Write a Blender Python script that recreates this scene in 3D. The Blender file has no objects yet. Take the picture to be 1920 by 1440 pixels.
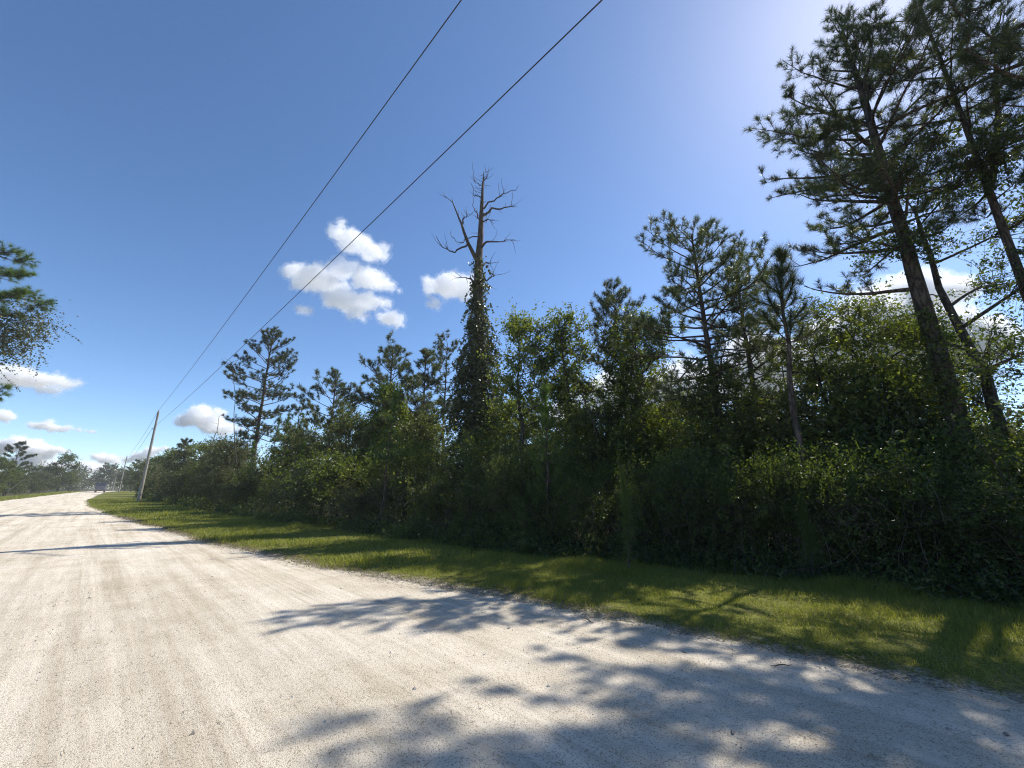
import bpy, math, random
import numpy as np
from mathutils import Vector

SC = bpy.context.scene
COL = SC.collection
R = math.radians
F = 760.0                       # focal length in pixels of the 1920 px wide photograph
PITCH = math.atan(197.0 / F)
CAMZ = 1.6

# ------------------------------------------------------------------ camera
cd = bpy.data.cameras.new('camera'); cam = bpy.data.objects.new('camera', cd); COL.objects.link(cam)
cam.location = (0, 0, CAMZ); cam.rotation_euler = (math.pi / 2 + PITCH, 0, 0)
cd.sensor_width = 36.0; cd.lens = 36.0 * F / 1920.0
cd.clip_start = 0.05; cd.clip_end = 90000.0
SC.camera = cam

# ------------------------------------------------------------------ sky, sun, exposure
SUN_AZ, SUN_EL = R(52.0), R(46.5)          # azimuth clockwise from +Y (straight ahead)
SUN_DIR = Vector((math.sin(SUN_AZ) * math.cos(SUN_EL), math.cos(SUN_AZ) * math.cos(SUN_EL), math.sin(SUN_EL)))
w = bpy.data.worlds.new('World'); SC.world = w; w.use_nodes = True
wn = w.node_tree.nodes; wl = w.node_tree.links
bg = wn['Background']; bg.inputs['Strength'].default_value = 0.145
sky = wn.new('ShaderNodeTexSky'); sky.sky_type = 'NISHITA'; sky.sun_disc = False
sky.sun_elevation = SUN_EL; sky.sun_rotation = SUN_AZ
sky.altitude = 0.0; sky.air_density = 0.7; sky.dust_density = 0.2; sky.ozone_density = 2.0
hs_ = wn.new('ShaderNodeHueSaturation'); hs_.inputs['Saturation'].default_value = 1.12      # the clear deep blue of the day, the same all over the sky
wl.new(sky.outputs['Color'], hs_.inputs['Color']); wl.new(hs_.outputs['Color'], bg.inputs['Color'])
ld = bpy.data.lights.new('sun', 'SUN'); ld.energy = 5.0; ld.angle = R(0.53); ld.color = (1.0, 0.94, 0.84)
sun = bpy.data.objects.new('sun', ld); COL.objects.link(sun)
sun.rotation_euler = (-SUN_DIR).to_track_quat('-Z', 'Y').to_euler()
sun.location = (30, 25, 40)
SC.view_settings.view_transform = 'Standard'; SC.view_settings.look = 'None'
SC.view_settings.exposure = 0.5; SC.view_settings.gamma = 1.0
SC.view_settings.use_curve_mapping = False
cy = SC.cycles
cy.use_denoising = True; cy.denoising_prefilter = 'NONE'; cy.pixel_filter_type = 'BLACKMAN_HARRIS'; cy.filter_width = 1.15
cy.max_bounces = 11; cy.diffuse_bounces = 2; cy.glossy_bounces = 2; cy.transmission_bounces = 3
cy.transparent_max_bounces = 6; cy.volume_bounces = 10
cy.sample_clamp_indirect = 6.0

# ------------------------------------------------------------------ helpers: places
CP, SP = math.cos(PITCH), math.sin(PITCH)
def ray(px, py):
    a = (px - 960.0); b = 720.0 - py
    fwd = F * CP - b * SP; up = b * CP + F * SP
    return a / fwd, up / fwd                       # X per metre ahead, Z per metre ahead
def at(px, py, Y):
    a, b = ray(px, py)
    return np.array([a * Y, Y, CAMZ + b * Y])
D = np.array([-math.sqrt(.5), math.sqrt(.5)]); N = np.array([math.sqrt(.5), math.sqrt(.5)])
def sn(s, n):
    s = np.asarray(s, float); n = np.asarray(n, float)
    return s * D[0] + n * N[0], s * D[1] + n * N[1]
def to_sn(x, y):
    return x * D[0] + y * D[1], x * N[0] + y * N[1]
def smooth(a, b, t):
    t = np.clip((t - a) / (b - a), 0, 1); return t * t * (3 - 2 * t)
NR = ([-60, -20, 0, 5, 9.7, 16.5, 38, 60, 84, 130, 180, 300, 420], [9, 6.8, 5.4, 4.7, 3.8, 2.9, .9, -.3, -.6, .5, 2.9, 11, 22])
NL = ([-60, -20, 0, 60, 100, 130, 180, 300, 420], [-9, -9.5, -9.8, -9.6, -8.8, -7.0, -3.4, 4.5, 15])
NV = ([-40, -10, 0, 3.2, 7.5, 15, 34, 72, 120, 200, 300, 420], [12, 10.6, 9.9, 9.5, 8.5, 7.9, 6.8, 7.0, 7.6, 9.5, 17, 28])
def n_right(s): return np.interp(s, *NR)
def n_left(s): return np.interp(s, *NL)
def n_veg(s): return np.interp(s, *NV)
def vnoise(x, y, seed=0, scale=1.0):
    x = np.asarray(x, float) / scale; y = np.asarray(y, float) / scale
    xi = np.floor(x).astype(np.int64); yi = np.floor(y).astype(np.int64)
    fx = x - xi; fy = y - yi; fx = fx * fx * (3 - 2 * fx); fy = fy * fy * (3 - 2 * fy)
    def h(a, b):
        v = (a * 374761393 + b * 668265263 + seed * 1442695041) & 0x7fffffff
        v = ((v ^ (v >> 13)) * 1274126177) & 0x7fffffff
        return ((v ^ (v >> 16)) & 0xffff) / 65535.0
    return (h(xi, yi) * (1 - fx) + h(xi + 1, yi) * fx) * (1 - fy) + (h(xi, yi + 1) * (1 - fx) + h(xi + 1, yi + 1) * fx) * fy
def gz(x, y):
    s, n = to_sn(np.asarray(x, float), np.asarray(y, float))
    z = 0.75 * smooth(85, 200, s) - 0.8 * smooth(230, 420, s)
    z = z + 0.06 * (vnoise(x, y, 3, 9.0) - .5) * smooth(1.0, 6.0, np.maximum(n - n_right(s), n_left(s) - n))
    return z
def gp(px, Y, py=900, dz=0.0):
    a, _ = ray(px, py); x = a * Y
    return (x, Y, float(gz(x, Y)) + dz)

# ------------------------------------------------------------------ helpers: objects
def tag(o, label=None, cat=None, group=None, kind=None):
    if label: o['label'] = label
    if cat: o['category'] = cat
    if group: o['group'] = group
    if kind: o['kind'] = kind
    return o
def empty(name, loc, rz=0.0, scale=1.0):
    o = bpy.data.objects.new(name, None); COL.objects.link(o)
    o.location = loc; o.rotation_euler = (0, 0, rz); o.scale = (scale,) * 3
    o.empty_display_size = 0.3
    return o
def link(name, me, mat=None, parent=None, loc=(0, 0, 0)):
    o = bpy.data.objects.new(name, me); COL.objects.link(o); o.location = loc
    if mat is not None and not me.materials: me.materials.append(mat)
    if parent is not None: o.parent = parent
    return o
def copy_tree(o, parent=None):
    c = o.copy(); COL.objects.link(c); c.parent = parent
    for ch in list(o.children): copy_tree(ch, c)
    return c

class MB:
    """collects vertices, triangles and quads as numpy arrays, then makes ONE mesh"""
    def __init__(self): self.v = []; self.t = []; self.q = []; self.n = 0; self.sm = []
    def add(self, v, f, smoothf=False):
        v = np.asarray(v, np.float32).reshape(-1, 3); f = np.asarray(f, np.int32)
        if len(f) == 0: return
        (self.t if f.shape[1] == 3 else self.q).append((f + self.n, smoothf)); self.v.append(v); self.n += len(v)
    def mesh(self, name, mat=None):
        me = bpy.data.meshes.new(name)
        if self.n == 0: return me
        v = np.concatenate(self.v)
        T = [f for f, _ in self.t]; Q = [f for f, _ in self.q]
        st = [np.full(len(f), s_) for f, s_ in self.t] + [np.full(len(f), s_) for f, s_ in self.q]
        nt = sum(len(f) for f in T); nq = sum(len(f) for f in Q)
        loops = np.concatenate([f.ravel() for f in T] + [f.ravel() for f in Q]).astype(np.int32)
        starts = np.concatenate([np.arange(nt) * 3, nt * 3 + np.arange(nq) * 4]).astype(np.int32)
        me.vertices.add(len(v)); me.vertices.foreach_set('co', v.ravel())
        me.loops.add(len(loops)); me.loops.foreach_set('vertex_index', loops)
        me.polygons.add(nt + nq); me.polygons.foreach_set('loop_start', starts)
        me.polygons.foreach_set('use_smooth', np.concatenate(st).astype(bool))
        me.update(calc_edges=True)
        if mat is not None: me.materials.append(mat)
        return me
    def build(self, name, mat, parent=None, loc=(0, 0, 0)):
        return link(name, self.mesh(name, mat), None, parent, loc)
    def tubes(self, P, Rr, m=5):
        """P (k paths, j points, 3), Rr (k, j)"""
        P = np.asarray(P, float); Rr = np.asarray(Rr, float)
        if P.size == 0: return
        if P.ndim == 2: P = P[None]; Rr = Rr[None]
        k, j, _ = P.shape
        T = np.gradient(P, axis=1); T /= np.linalg.norm(T, axis=2, keepdims=True) + 1e-9
        ref = np.where(np.abs(T[:, :1, 2:3]) > .8, np.array([1., 0, 0]), np.array([0., 0, 1.]))
        ref = np.broadcast_to(ref, T.shape)
        U = np.cross(T, ref); U /= np.linalg.norm(U, axis=2, keepdims=True) + 1e-9
        V = np.cross(T, U)
        a = np.arange(m) * 2 * np.pi / m
        ring = U[:, :, None, :] * np.cos(a)[None, None, :, None] + V[:, :, None, :] * np.sin(a)[None, None, :, None]
        W = P[:, :, None, :] + ring * Rr[:, :, None, None]
        idx = np.arange(k * j * m).reshape(k, j, m)
        A = idx[:, :-1, :]; B = idx[:, 1:, :]
        f = np.stack([A, np.roll(A, -1, 2), np.roll(B, -1, 2), B], -1).reshape(-1, 4)
        self.add(W.reshape(-1, 3), f, True)
    def needles(self, pos, dr, rng, n=36, L=.2, wd=.006, amin=12, amax=75, back=.1, droop=.0):
        pos = np.asarray(pos, float); dr = np.asarray(dr, float)
        if len(pos) == 0: return
        T = len(pos)
        dr = dr / (np.linalg.norm(dr, axis=1, keepdims=True) + 1e-9)
        ref = rng.normal(size=(T, 3)); u = np.cross(dr, ref); u /= np.linalg.norm(u, axis=1, keepdims=True) + 1e-9
        v = np.cross(dr, u)
        th = np.radians(rng.uniform(amin, amax, (T, n, 1))); ph = rng.uniform(0, 2 * np.pi, (T, n, 1))
        d = np.cos(th) * dr[:, None] + np.sin(th) * (np.cos(ph) * u[:, None] + np.sin(ph) * v[:, None])
        ln = L * rng.uniform(.65, 1.1, (T, n, 1)) * rng.uniform(.75, 1.2, (T, 1, 1))
        p0 = pos[:, None] + dr[:, None] * rng.uniform(-back, .02, (T, n, 1))
        sd = np.cross(d, rng.normal(size=(T, n, 3))); sd /= np.linalg.norm(sd, axis=2, keepdims=True) + 1e-9
        tip = p0 + d * ln; tip[..., 2] -= (droop * ln)[..., 0]
        vv = np.stack([p0 - sd * wd / 2, p0 + sd * wd / 2, tip], 2).reshape(-1, 3)
        self.add(vv, np.arange(T * n * 3).reshape(-1, 3))
    def leaves(self, pos, rng, size=.07, asp=.5, up=.7, out=None, fold=.12, vary=.35):
        pos = np.asarray(pos, float); k = len(pos)
        if k == 0: return
        nr = rng.normal(size=(k, 3)); nr /= np.linalg.norm(nr, axis=1, keepdims=True)
        nr = nr + np.array([0, 0, up])
        if out is not None: nr = nr + out
        nr /= np.linalg.norm(nr, axis=1, keepdims=True) + 1e-9
        t = np.cross(nr, rng.normal(size=(k, 3))); t /= np.linalg.norm(t, axis=1, keepdims=True) + 1e-9
        b = np.cross(nr, t)
        sz = (np.asarray(size) * rng.uniform(1 - vary, 1 + vary, k))[:, None]
        v = np.stack([pos - t * sz * .5, pos + b * sz * asp * .5 + nr * sz * fold, pos + t * sz * .5,
                      pos - b * sz * asp * .5 + nr * sz * fold], 1).reshape(-1, 3)
        self.add(v, np.arange(k * 4).reshape(-1, 4))
    def box(self, c, h, rot=None):
        c = np.asarray(c, float); h = np.asarray(h, float)
        s = np.array([[-1, -1, -1], [1, -1, -1], [1, 1, -1], [-1, 1, -1], [-1, -1, 1], [1, -1, 1], [1, 1, 1], [-1, 1, 1]], float) * h
        if rot is not None: s = s @ np.asarray(rot).T
        self.add(c + s, [[0, 3, 2, 1], [4, 5, 6, 7], [0, 1, 5, 4], [1, 2, 6, 5], [2, 3, 7, 6], [3, 0, 4, 7]])

# ------------------------------------------------------------------ materials
def newmat(name):
    m = bpy.data.materials.new(name); m.use_nodes = True
    nt = m.node_tree
    for n in list(nt.nodes): nt.nodes.remove(n)
    out = nt.nodes.new('ShaderNodeOutputMaterial')
    return m, nt, out
def nd(nt, t, **kw):
    n = nt.nodes.new(t)
    for k, v in kw.items(): setattr(n, k, v)
    return n
def ramp(nt, fac, stops, interp='LINEAR'):
    r = nd(nt, 'ShaderNodeValToRGB'); r.color_ramp.interpolation = interp
    e = r.color_ramp.elements
    while len(e) < len(stops): e.new(.5)
    for i, (p, c) in enumerate(stops): e[i].position = p; e[i].color = (*c, 1)
    nt.links.new(fac, r.inputs['Fac']); return r
def foliage(name, cols, trans=.35, tcol=(1.5, 1.5, .6), rough=.45, spec=.4):
    """thin leaf: diffuse + light coming through it + a waxy sheen, every leaf its own tint"""
    m, nt, out = newmat(name); L = nt.links
    geo = nd(nt, 'ShaderNodeNewGeometry'); oi = nd(nt, 'ShaderNodeObjectInfo')
    tc = nd(nt, 'ShaderNodeTexCoord'); no = nd(nt, 'ShaderNodeTexNoise'); no.inputs['Scale'].default_value = .9
    L.new(geo.outputs['Position'], no.inputs['Vector'])
    a = nd(nt, 'ShaderNodeMath', operation='MULTIPLY'); a.inputs[1].default_value = .55; L.new(geo.outputs['Random Per Island'], a.inputs[0])
    b = nd(nt, 'ShaderNodeMath', operation='MULTIPLY_ADD'); b.inputs[1].default_value = .6; L.new(no.outputs['Fac'], b.inputs[0]); L.new(a.outputs[0], b.inputs[2])
    c = nd(nt, 'ShaderNodeMath', operation='SUBTRACT'); c.inputs[1].default_value = .12; L.new(b.outputs[0], c.inputs[0])
    k = len(cols); r = ramp(nt, c.outputs[0], [(i / (k - 1), cc) for i, cc in enumerate(cols)])
    hs = nd(nt, 'ShaderNodeHueSaturation'); L.new(r.outputs['Color'], hs.inputs['Color'])
    v = nd(nt, 'ShaderNodeMapRange'); v.inputs['To Min'].default_value = .8; v.inputs['To Max'].default_value = 1.2
    L.new(oi.outputs['Random'], v.inputs['Value']); L.new(v.outputs[0], hs.inputs['Value'])
    p = nd(nt, 'ShaderNodeBsdfPrincipled'); p.inputs['Roughness'].default_value = rough; p.inputs['Specular IOR Level'].default_value = spec
    L.new(hs.outputs['Color'], p.inputs['Base Color'])
    tr = nd(nt, 'ShaderNodeBsdfTranslucent')
    mx = nd(nt, 'ShaderNodeMix', data_type='RGBA', blend_type='MULTIPLY'); mx.inputs['Factor'].default_value = 1
    L.new(hs.outputs['Color'], mx.inputs['A']); mx.inputs['B'].default_value = (*tcol, 1); L.new(mx.outputs['Result'], tr.inputs['Color'])
    ms = nd(nt, 'ShaderNodeMixShader'); ms.inputs['Fac'].default_value = trans
    L.new(p.outputs[0], ms.inputs[1]); L.new(tr.outputs[0], ms.inputs[2]); L.new(ms.outputs[0], out.inputs['Surface'])
    return m
def bark(name, dark, light, scale=(9, 9, 2.2), bump=.6, spec=.15):
    m, nt, out = newmat(name); L = nt.links
    tc = nd(nt, 'ShaderNodeTexCoord'); mp = nd(nt, 'ShaderNodeMapping'); mp.inputs['Scale'].default_value = scale
    L.new(tc.outputs['Object'], mp.inputs['Vector'])
    vo = nd(nt, 'ShaderNodeTexVoronoi', feature='DISTANCE_TO_EDGE'); vo.inputs['Scale'].default_value = 1.0
    no = nd(nt, 'ShaderNodeTexNoise'); no.inputs['Scale'].default_value = 2.5; no.inputs['Detail'].default_value = 6
    L.new(mp.outputs[0], no.inputs['Vector'])
    ad = nd(nt, 'ShaderNodeMix', data_type='RGBA', blend_type='ADD'); ad.inputs['Factor'].default_value = .6
    L.new(mp.outputs[0], ad.inputs['A']); L.new(no.outputs['Color'], ad.inputs['B']); L.new(ad.outputs['Result'], vo.inputs['Vector'])
    mu = nd(nt, 'ShaderNodeMath', operation='MULTIPLY_ADD'); mu.inputs[1].default_value = 2.2; L.new(vo.outputs['Distance'], mu.inputs[0])
    n2 = nd(nt, 'ShaderNodeMath', operation='MULTIPLY'); n2.inputs[1].default_value = .5; L.new(no.outputs['Fac'], n2.inputs[0]); L.new(n2.outputs[0], mu.inputs[2])
    r = ramp(nt, mu.outputs[0], [(.15, dark), (.75, light)])
    p = nd(nt, 'ShaderNodeBsdfPrincipled'); p.inputs['Roughness'].default_value = .9; p.inputs['Specular IOR Level'].default_value = spec
    L.new(r.outputs['Color'], p.inputs['Base Color'])
    bm_ = nd(nt, 'ShaderNodeBump'); bm_.inputs['Strength'].default_value = bump; bm_.inputs['Distance'].default_value = .03
    L.new(mu.outputs[0], bm_.inputs['Height']); L.new(bm_.outputs[0], p.inputs['Normal']); L.new(p.outputs[0], out.inputs['Surface'])
    return m
def plain(name, col, rough=.6, spec=.3, metal=0.0, var=.15, scale=6.0):
    m, nt, out = newmat(name); L = nt.links
    no = nd(nt, 'ShaderNodeTexNoise'); no.inputs['Scale'].default_value = scale; no.inputs['Detail'].default_value = 5
    tc = nd(nt, 'ShaderNodeTexCoord'); L.new(tc.outputs['Object'], no.inputs['Vector'])
    r = ramp(nt, no.outputs['Fac'], [(.25, tuple(c * (1 - var) for c in col)), (.75, tuple(min(1, c * (1 + var)) for c in col))])
    p = nd(nt, 'ShaderNodeBsdfPrincipled'); p.inputs['Roughness'].default_value = rough
    p.inputs['Specular IOR Level'].default_value = spec; p.inputs['Metallic'].default_value = metal
    L.new(r.outputs['Color'], p.inputs['Base Color']); L.new(p.outputs[0], out.inputs['Surface'])
    return m

M = {}
M['needle'] = foliage('pine_needle', [(.03, .04, .018), (.06, .08, .032), (.095, .112, .045), (.14, .125, .055)], .3, (1.5, 1.5, .7), .42, .45)
M['needle_young'] = foliage('young_needle', [(0.0364, 0.065, 0.0182), (0.0715, 0.1235, 0.0325), (0.1105, 0.169, 0.0455), (0.169, 0.182, 0.0585)], .35, (1.5, 1.6, .6), .4, .45)
M['seedling'] = foliage('seedling_needle', [(.06, .085, .024), (.10, .14, .035), (.14, .18, .05), (.2, .2, .08)], .4, (1.6, 1.6, .6), .4, .5)
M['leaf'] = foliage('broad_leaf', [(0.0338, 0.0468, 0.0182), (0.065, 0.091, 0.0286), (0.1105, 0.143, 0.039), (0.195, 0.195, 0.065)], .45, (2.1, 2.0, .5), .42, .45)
M['leaf_bright'] = foliage('vine_sunlit_leaf', [(0.046, 0.0633, 0.0184), (0.092, 0.1242, 0.0287), (0.1437, 0.184, 0.0403), (0.2185, 0.23, 0.069)], .45, (1.8, 1.75, .5), .4, .45)  # brighter green for vines; also puts sunlight into shrub and tree leaf colour
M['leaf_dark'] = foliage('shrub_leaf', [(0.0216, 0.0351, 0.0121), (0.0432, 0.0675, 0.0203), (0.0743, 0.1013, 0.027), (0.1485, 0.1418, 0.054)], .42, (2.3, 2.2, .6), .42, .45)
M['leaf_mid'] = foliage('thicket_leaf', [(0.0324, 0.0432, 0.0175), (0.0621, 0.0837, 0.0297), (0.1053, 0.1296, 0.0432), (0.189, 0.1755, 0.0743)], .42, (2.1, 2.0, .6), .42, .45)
M['leaf_grey'] = foliage('dusty_leaf', [(0.0495, 0.055, 0.0286), (0.088, 0.1012, 0.0462), (0.1375, 0.1485, 0.0715), (0.198, 0.187, 0.11)], .3, (1.3, 1.3, .6), .5, .35)
M['ivy'] = foliage('ivy_leaf', [(0.0322, 0.0368, 0.0184), (0.0575, 0.069, 0.0276), (0.0978, 0.115, 0.0403), (0.1725, 0.1495, 0.092)], .3, (1.4, 1.4, .6), .4, .5)
M['palm'] = foliage('palmetto_leaf', [(.03, .045, .014), (.055, .08, .02), (.09, .12, .03), (.13, .14, .05)], .35, (1.4, 1.5, .5), .4, .5)
M['grass'] = foliage('grass_blade', [(0.0896, 0.1008, 0.0269), (0.168, 0.196, 0.0403), (0.2464, 0.2632, 0.0616), (0.448, 0.392, 0.1792)], .46, (1.35, 1.3, .55), .5, .3)
M['bark'] = bark('pine_bark', (.028, .022, .018), (.13, .10, .08))
M['bark_grey'] = bark('grey_bark', (.03, .026, .021), (.115, .10, .082), (14, 14, 3), .4)
M['dead'] = bark('dead_wood', (.035, .028, .022), (.15, .115, .085), (12, 12, 1.6), .5)
M['snag'] = bark('bleached_wood', (.16, .14, .11), (.38, .34, .28), (20, 20, 2), .3)
M['stem'] = plain('stem_wood', (.07, .058, .042), .85, .15)

# ------------------------------------------------------------------ the setting
def grid_mesh(name, X, Y, Z, mat):
    a, b = X.shape; mb = MB()
    idx = np.arange(a * b).reshape(a, b)
    f = np.stack([idx[:-1, :-1], idx[1:, :-1], idx[1:, 1:], idx[:-1, 1:]], -1).reshape(-1, 4)
    mb.add(np.stack([X, Y, Z], -1).reshape(-1, 3), f, True)
    return mb.mesh(name, mat)

def ground_material():
    m, nt, out = newmat('woodland_floor'); L = nt.links
    geo = nd(nt, 'ShaderNodeNewGeometry')
    n1 = nd(nt, 'ShaderNodeTexNoise'); n1.inputs['Scale'].default_value = 1.3; n1.inputs['Detail'].default_value = 8
    L.new(geo.outputs['Position'], n1.inputs['Vector'])
    n2 = nd(nt, 'ShaderNodeTexNoise'); n2.inputs['Scale'].default_value = 28; n2.inputs['Detail'].default_value = 4
    L.new(geo.outputs['Position'], n2.inputs['Vector'])
    r = ramp(nt, n1.outputs['Fac'], [(.3, (.05, .042, .028)), (.52, (.075, .07, .035)), (.7, (.11, .09, .055))])
    r2 = ramp(nt, n2.outputs['Fac'], [(.35, (.5, .5, .5)), (.7, (1.3, 1.25, 1.1))])
    mx = nd(nt, 'ShaderNodeMix', data_type='RGBA', blend_type='MULTIPLY'); mx.inputs['Factor'].default_value = 1
    L.new(r.outputs['Color'], mx.inputs['A']); L.new(r2.outputs['Color'], mx.inputs['B'])
    p = nd(nt, 'ShaderNodeBsdfPrincipled'); p.inputs['Roughness'].default_value = .95; p.inputs['Specular IOR Level'].default_value = .1
    L.new(mx.outputs['Result'], p.inputs['Base Color'])
    b = nd(nt, 'ShaderNodeBump'); b.inputs['Strength'].default_value = .6; b.inputs['Distance'].default_value = .05
    L.new(n2.outputs['Fac'], b.inputs['Height']); L.new(b.outputs[0], p.inputs['Normal']); L.new(p.outputs[0], out.inputs['Surface'])
    return m
def verge_material():
    m, nt, out = newmat('verge_turf'); L = nt.links
    geo = nd(nt, 'ShaderNodeNewGeometry')
    n1 = nd(nt, 'ShaderNodeTexNoise'); n1.inputs['Scale'].default_value = .8; n1.inputs['Detail'].default_value = 7
    n2 = nd(nt, 'ShaderNodeTexNoise'); n2.inputs['Scale'].default_value = 35; n2.inputs['Detail'].default_value = 5
    for n in (n1, n2): L.new(geo.outputs['Position'], n.inputs['Vector'])
    r = ramp(nt, n1.outputs['Fac'], [(.3, (.11, .12, .024)), (.55, (.16, .17, .035)), (.75, (.23, .20, .075))])
    r2 = ramp(nt, n2.outputs['Fac'], [(.3, (.45, .42, .38)), (.65, (1.25, 1.25, 1.2))])
    mx = nd(nt, 'ShaderNodeMix', data_type='RGBA', blend_type='MULTIPLY'); mx.inputs['Factor'].default_value = 1
    L.new(r.outputs['Color'], mx.inputs['A']); L.new(r2.outputs['Color'], mx.inputs['B'])
    at_ = nd(nt, 'ShaderNodeAttribute'); at_.attribute_name = 'soil'
    n3 = nd(nt, 'ShaderNodeTexNoise'); n3.inputs['Scale'].default_value = 5; n3.inputs['Detail'].default_value = 6; L.new(geo.outputs['Position'], n3.inputs['Vector'])
    sm = nd(nt, 'ShaderNodeMath', operation='ADD'); L.new(at_.outputs['Fac'], sm.inputs[0]); L.new(n3.outputs['Fac'], sm.inputs[1])
    sr = nd(nt, 'ShaderNodeMapRange'); sr.inputs['From Min'].default_value = .72; sr.inputs['From Max'].default_value = 1.1; L.new(sm.outputs[0], sr.inputs['Value'])
    so = ramp(nt, n2.outputs['Fac'], [(.3, (.13, .11, .08)), (.48, (.30, .26, .20)), (.68, (.52, .47, .39))])
    mz = nd(nt, 'ShaderNodeMix', data_type='RGBA'); L.new(sr.outputs[0], mz.inputs['Factor']); L.new(mx.outputs['Result'], mz.inputs['A']); L.new(so.outputs['Color'], mz.inputs['B'])
    p = nd(nt, 'ShaderNodeBsdfPrincipled'); p.inputs['Roughness'].default_value = .9; p.inputs['Specular IOR Level'].default_value = .15
    L.new(mz.outputs['Result'], p.inputs['Base Color'])
    b = nd(nt, 'ShaderNodeBump'); b.inputs['Strength'].default_value = .8; b.inputs['Distance'].default_value = .04
    L.new(n2.outputs['Fac'], b.inputs['Height']); L.new(b.outputs[0], p.inputs['Normal']); L.new(p.outputs[0], out.inputs['Surface'])
    return m
def road_material():
    """crushed pale limerock: fine stone speckle, compacted pale wheel lanes, loose darker drifts between them"""
    m, nt, out = newmat('limerock'); L = nt.links
    uv = nd(nt, 'ShaderNodeUVMap'); uv.uv_map = 'along'          # u = metres along, v = metres across
    geo = nd(nt, 'ShaderNodeNewGeometry'); pos = geo.outputs['Position']
    def noise(scale, det, src, rough=.55):
        n = nd(nt, 'ShaderNodeTexNoise'); n.inputs['Scale'].default_value = scale; n.inputs['Detail'].default_value = det
        n.inputs['Roughness'].default_value = rough; L.new(src, n.inputs['Vector']); return n
    base = noise(.55, 6, pos); r1 = ramp(nt, base.outputs['Fac'], [(.3, (.58, .515, .415)), (.46, (.69, .62, .515)), (.66, (.76, .70, .605))])
    mp = nd(nt, 'ShaderNodeMapping'); mp.inputs['Scale'].default_value = (.06, 1.7, 1); L.new(uv.outputs['UV'], mp.inputs['Vector'])
    tr = noise(1.6, 5, mp.outputs[0], .6); r2 = ramp(nt, tr.outputs['Fac'], [(.36, (.80, .78, .74)), (.5, (.97, .97, .96)), (.62, (1.08, 1.08, 1.08))])
    mp2 = nd(nt, 'ShaderNodeMapping'); mp2.inputs['Scale'].default_value = (.5, 5, 1); L.new(uv.outputs['UV'], mp2.inputs['Vector'])
    tr2 = noise(2.0, 3, mp2.outputs[0], .5); r3 = ramp(nt, tr2.outputs['Fac'], [(.34, (.93, .92, .91)), (.5, (1, 1, 1))])
    # speckle of small stones
    vo = nd(nt, 'ShaderNodeTexVoronoi'); vo.inputs['Scale'].default_value = 115; L.new(pos, vo.inputs['Vector'])
    sp = nd(nt, 'ShaderNodeSeparateColor'); L.new(vo.outputs['Color'], sp.inputs['Color'])
    gate = noise(2.2, 5, pos, .6)
    th = nd(nt, 'ShaderNodeMath', operation='MULTIPLY_ADD'); th.inputs[1].default_value = .6; th.inputs[2].default_value = .53
    L.new(gate.outputs['Fac'], th.inputs[0])
    gt = nd(nt, 'ShaderNodeMath', operation='GREATER_THAN'); L.new(sp.outputs['Red'], gt.inputs[0]); L.new(th.outputs[0], gt.inputs[1])
    fine = noise(170, 3, pos, .7); r4 = ramp(nt, fine.outputs['Fac'], [(.30, (.72, .70, .67)), (.48, (.98, .98, .98)), (.7, (1.08, 1.08, 1.07))])
    vo2 = nd(nt, 'ShaderNodeTexVoronoi'); vo2.inputs['Scale'].default_value = 190; L.new(pos, vo2.inputs['Vector'])
    r5 = ramp(nt, vo2.outputs['Distance'], [(.15, (1.05, 1.05, 1.05)), (.75, (.84, .83, .81))])
    sx = nd(nt, 'ShaderNodeSeparateXYZ'); L.new(uv.outputs['UV'], sx.inputs[0])
    wobn = noise(.12, 2, uv.outputs['UV']); wv = nd(nt, 'ShaderNodeMath', operation='MULTIPLY_ADD'); wv.inputs[1].default_value = 3.0; L.new(wobn.outputs['Fac'], wv.inputs[0]); L.new(sx.outputs['Y'], wv.inputs[2])
    pp = nd(nt, 'ShaderNodeMath', operation='PINGPONG'); pp.inputs[1].default_value = .95; L.new(wv.outputs[0], pp.inputs[0])
    lane = nd(nt, 'ShaderNodeMapRange'); lane.inputs['From Min'].default_value = .45; lane.inputs['From Max'].default_value = .15; L.new(pp.outputs[0], lane.inputs['Value'])
    mp3 = nd(nt, 'ShaderNodeMapping'); mp3.inputs['Scale'].default_value = (.22, 13, 1); L.new(uv.outputs['UV'], mp3.inputs['Vector'])
    tread = noise(1.6, 3, mp3.outputs[0]); r6 = ramp(nt, tread.outputs['Fac'], [(.36, (.84, .82, .79)), (.5, (1, 1, 1)), (.64, (1.05, 1.05, 1.05))])
    patchy = noise(.35, 3, pos); lm = nd(nt, 'ShaderNodeMath', operation='MULTIPLY'); L.new(lane.outputs[0], lm.inputs[0])
    pr_ = nd(nt, 'ShaderNodeMapRange'); pr_.inputs['From Min'].default_value = .42; pr_.inputs['From Max'].default_value = .6; L.new(patchy.outputs['Fac'], pr_.inputs['Value']); L.new(pr_.outputs[0], lm.inputs[1])
    def mul(a, b, f=1.0):
        x = nd(nt, 'ShaderNodeMix', data_type='RGBA', blend_type='MULTIPLY'); x.inputs['Factor'].default_value = f
        L.new(a, x.inputs['A']); L.new(b, x.inputs['B']); return x.outputs['Result']
    c = mul(mul(mul(mul(r1.outputs['Color'], r2.outputs['Color']), r3.outputs['Color']), r4.outputs['Color']), r5.outputs['Color'])
    tm = nd(nt, 'ShaderNodeMix', data_type='RGBA', blend_type='MULTIPLY'); L.new(lm.outputs[0], tm.inputs['Factor']); L.new(c, tm.inputs['A']); L.new(r6.outputs['Color'], tm.inputs['B']); c = tm.outputs['Result']
    dk = nd(nt, 'ShaderNodeMix', data_type='RGBA', blend_type='MULTIPLY'); dk.inputs['B'].default_value = (.64, .62, .59, 1)
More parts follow.
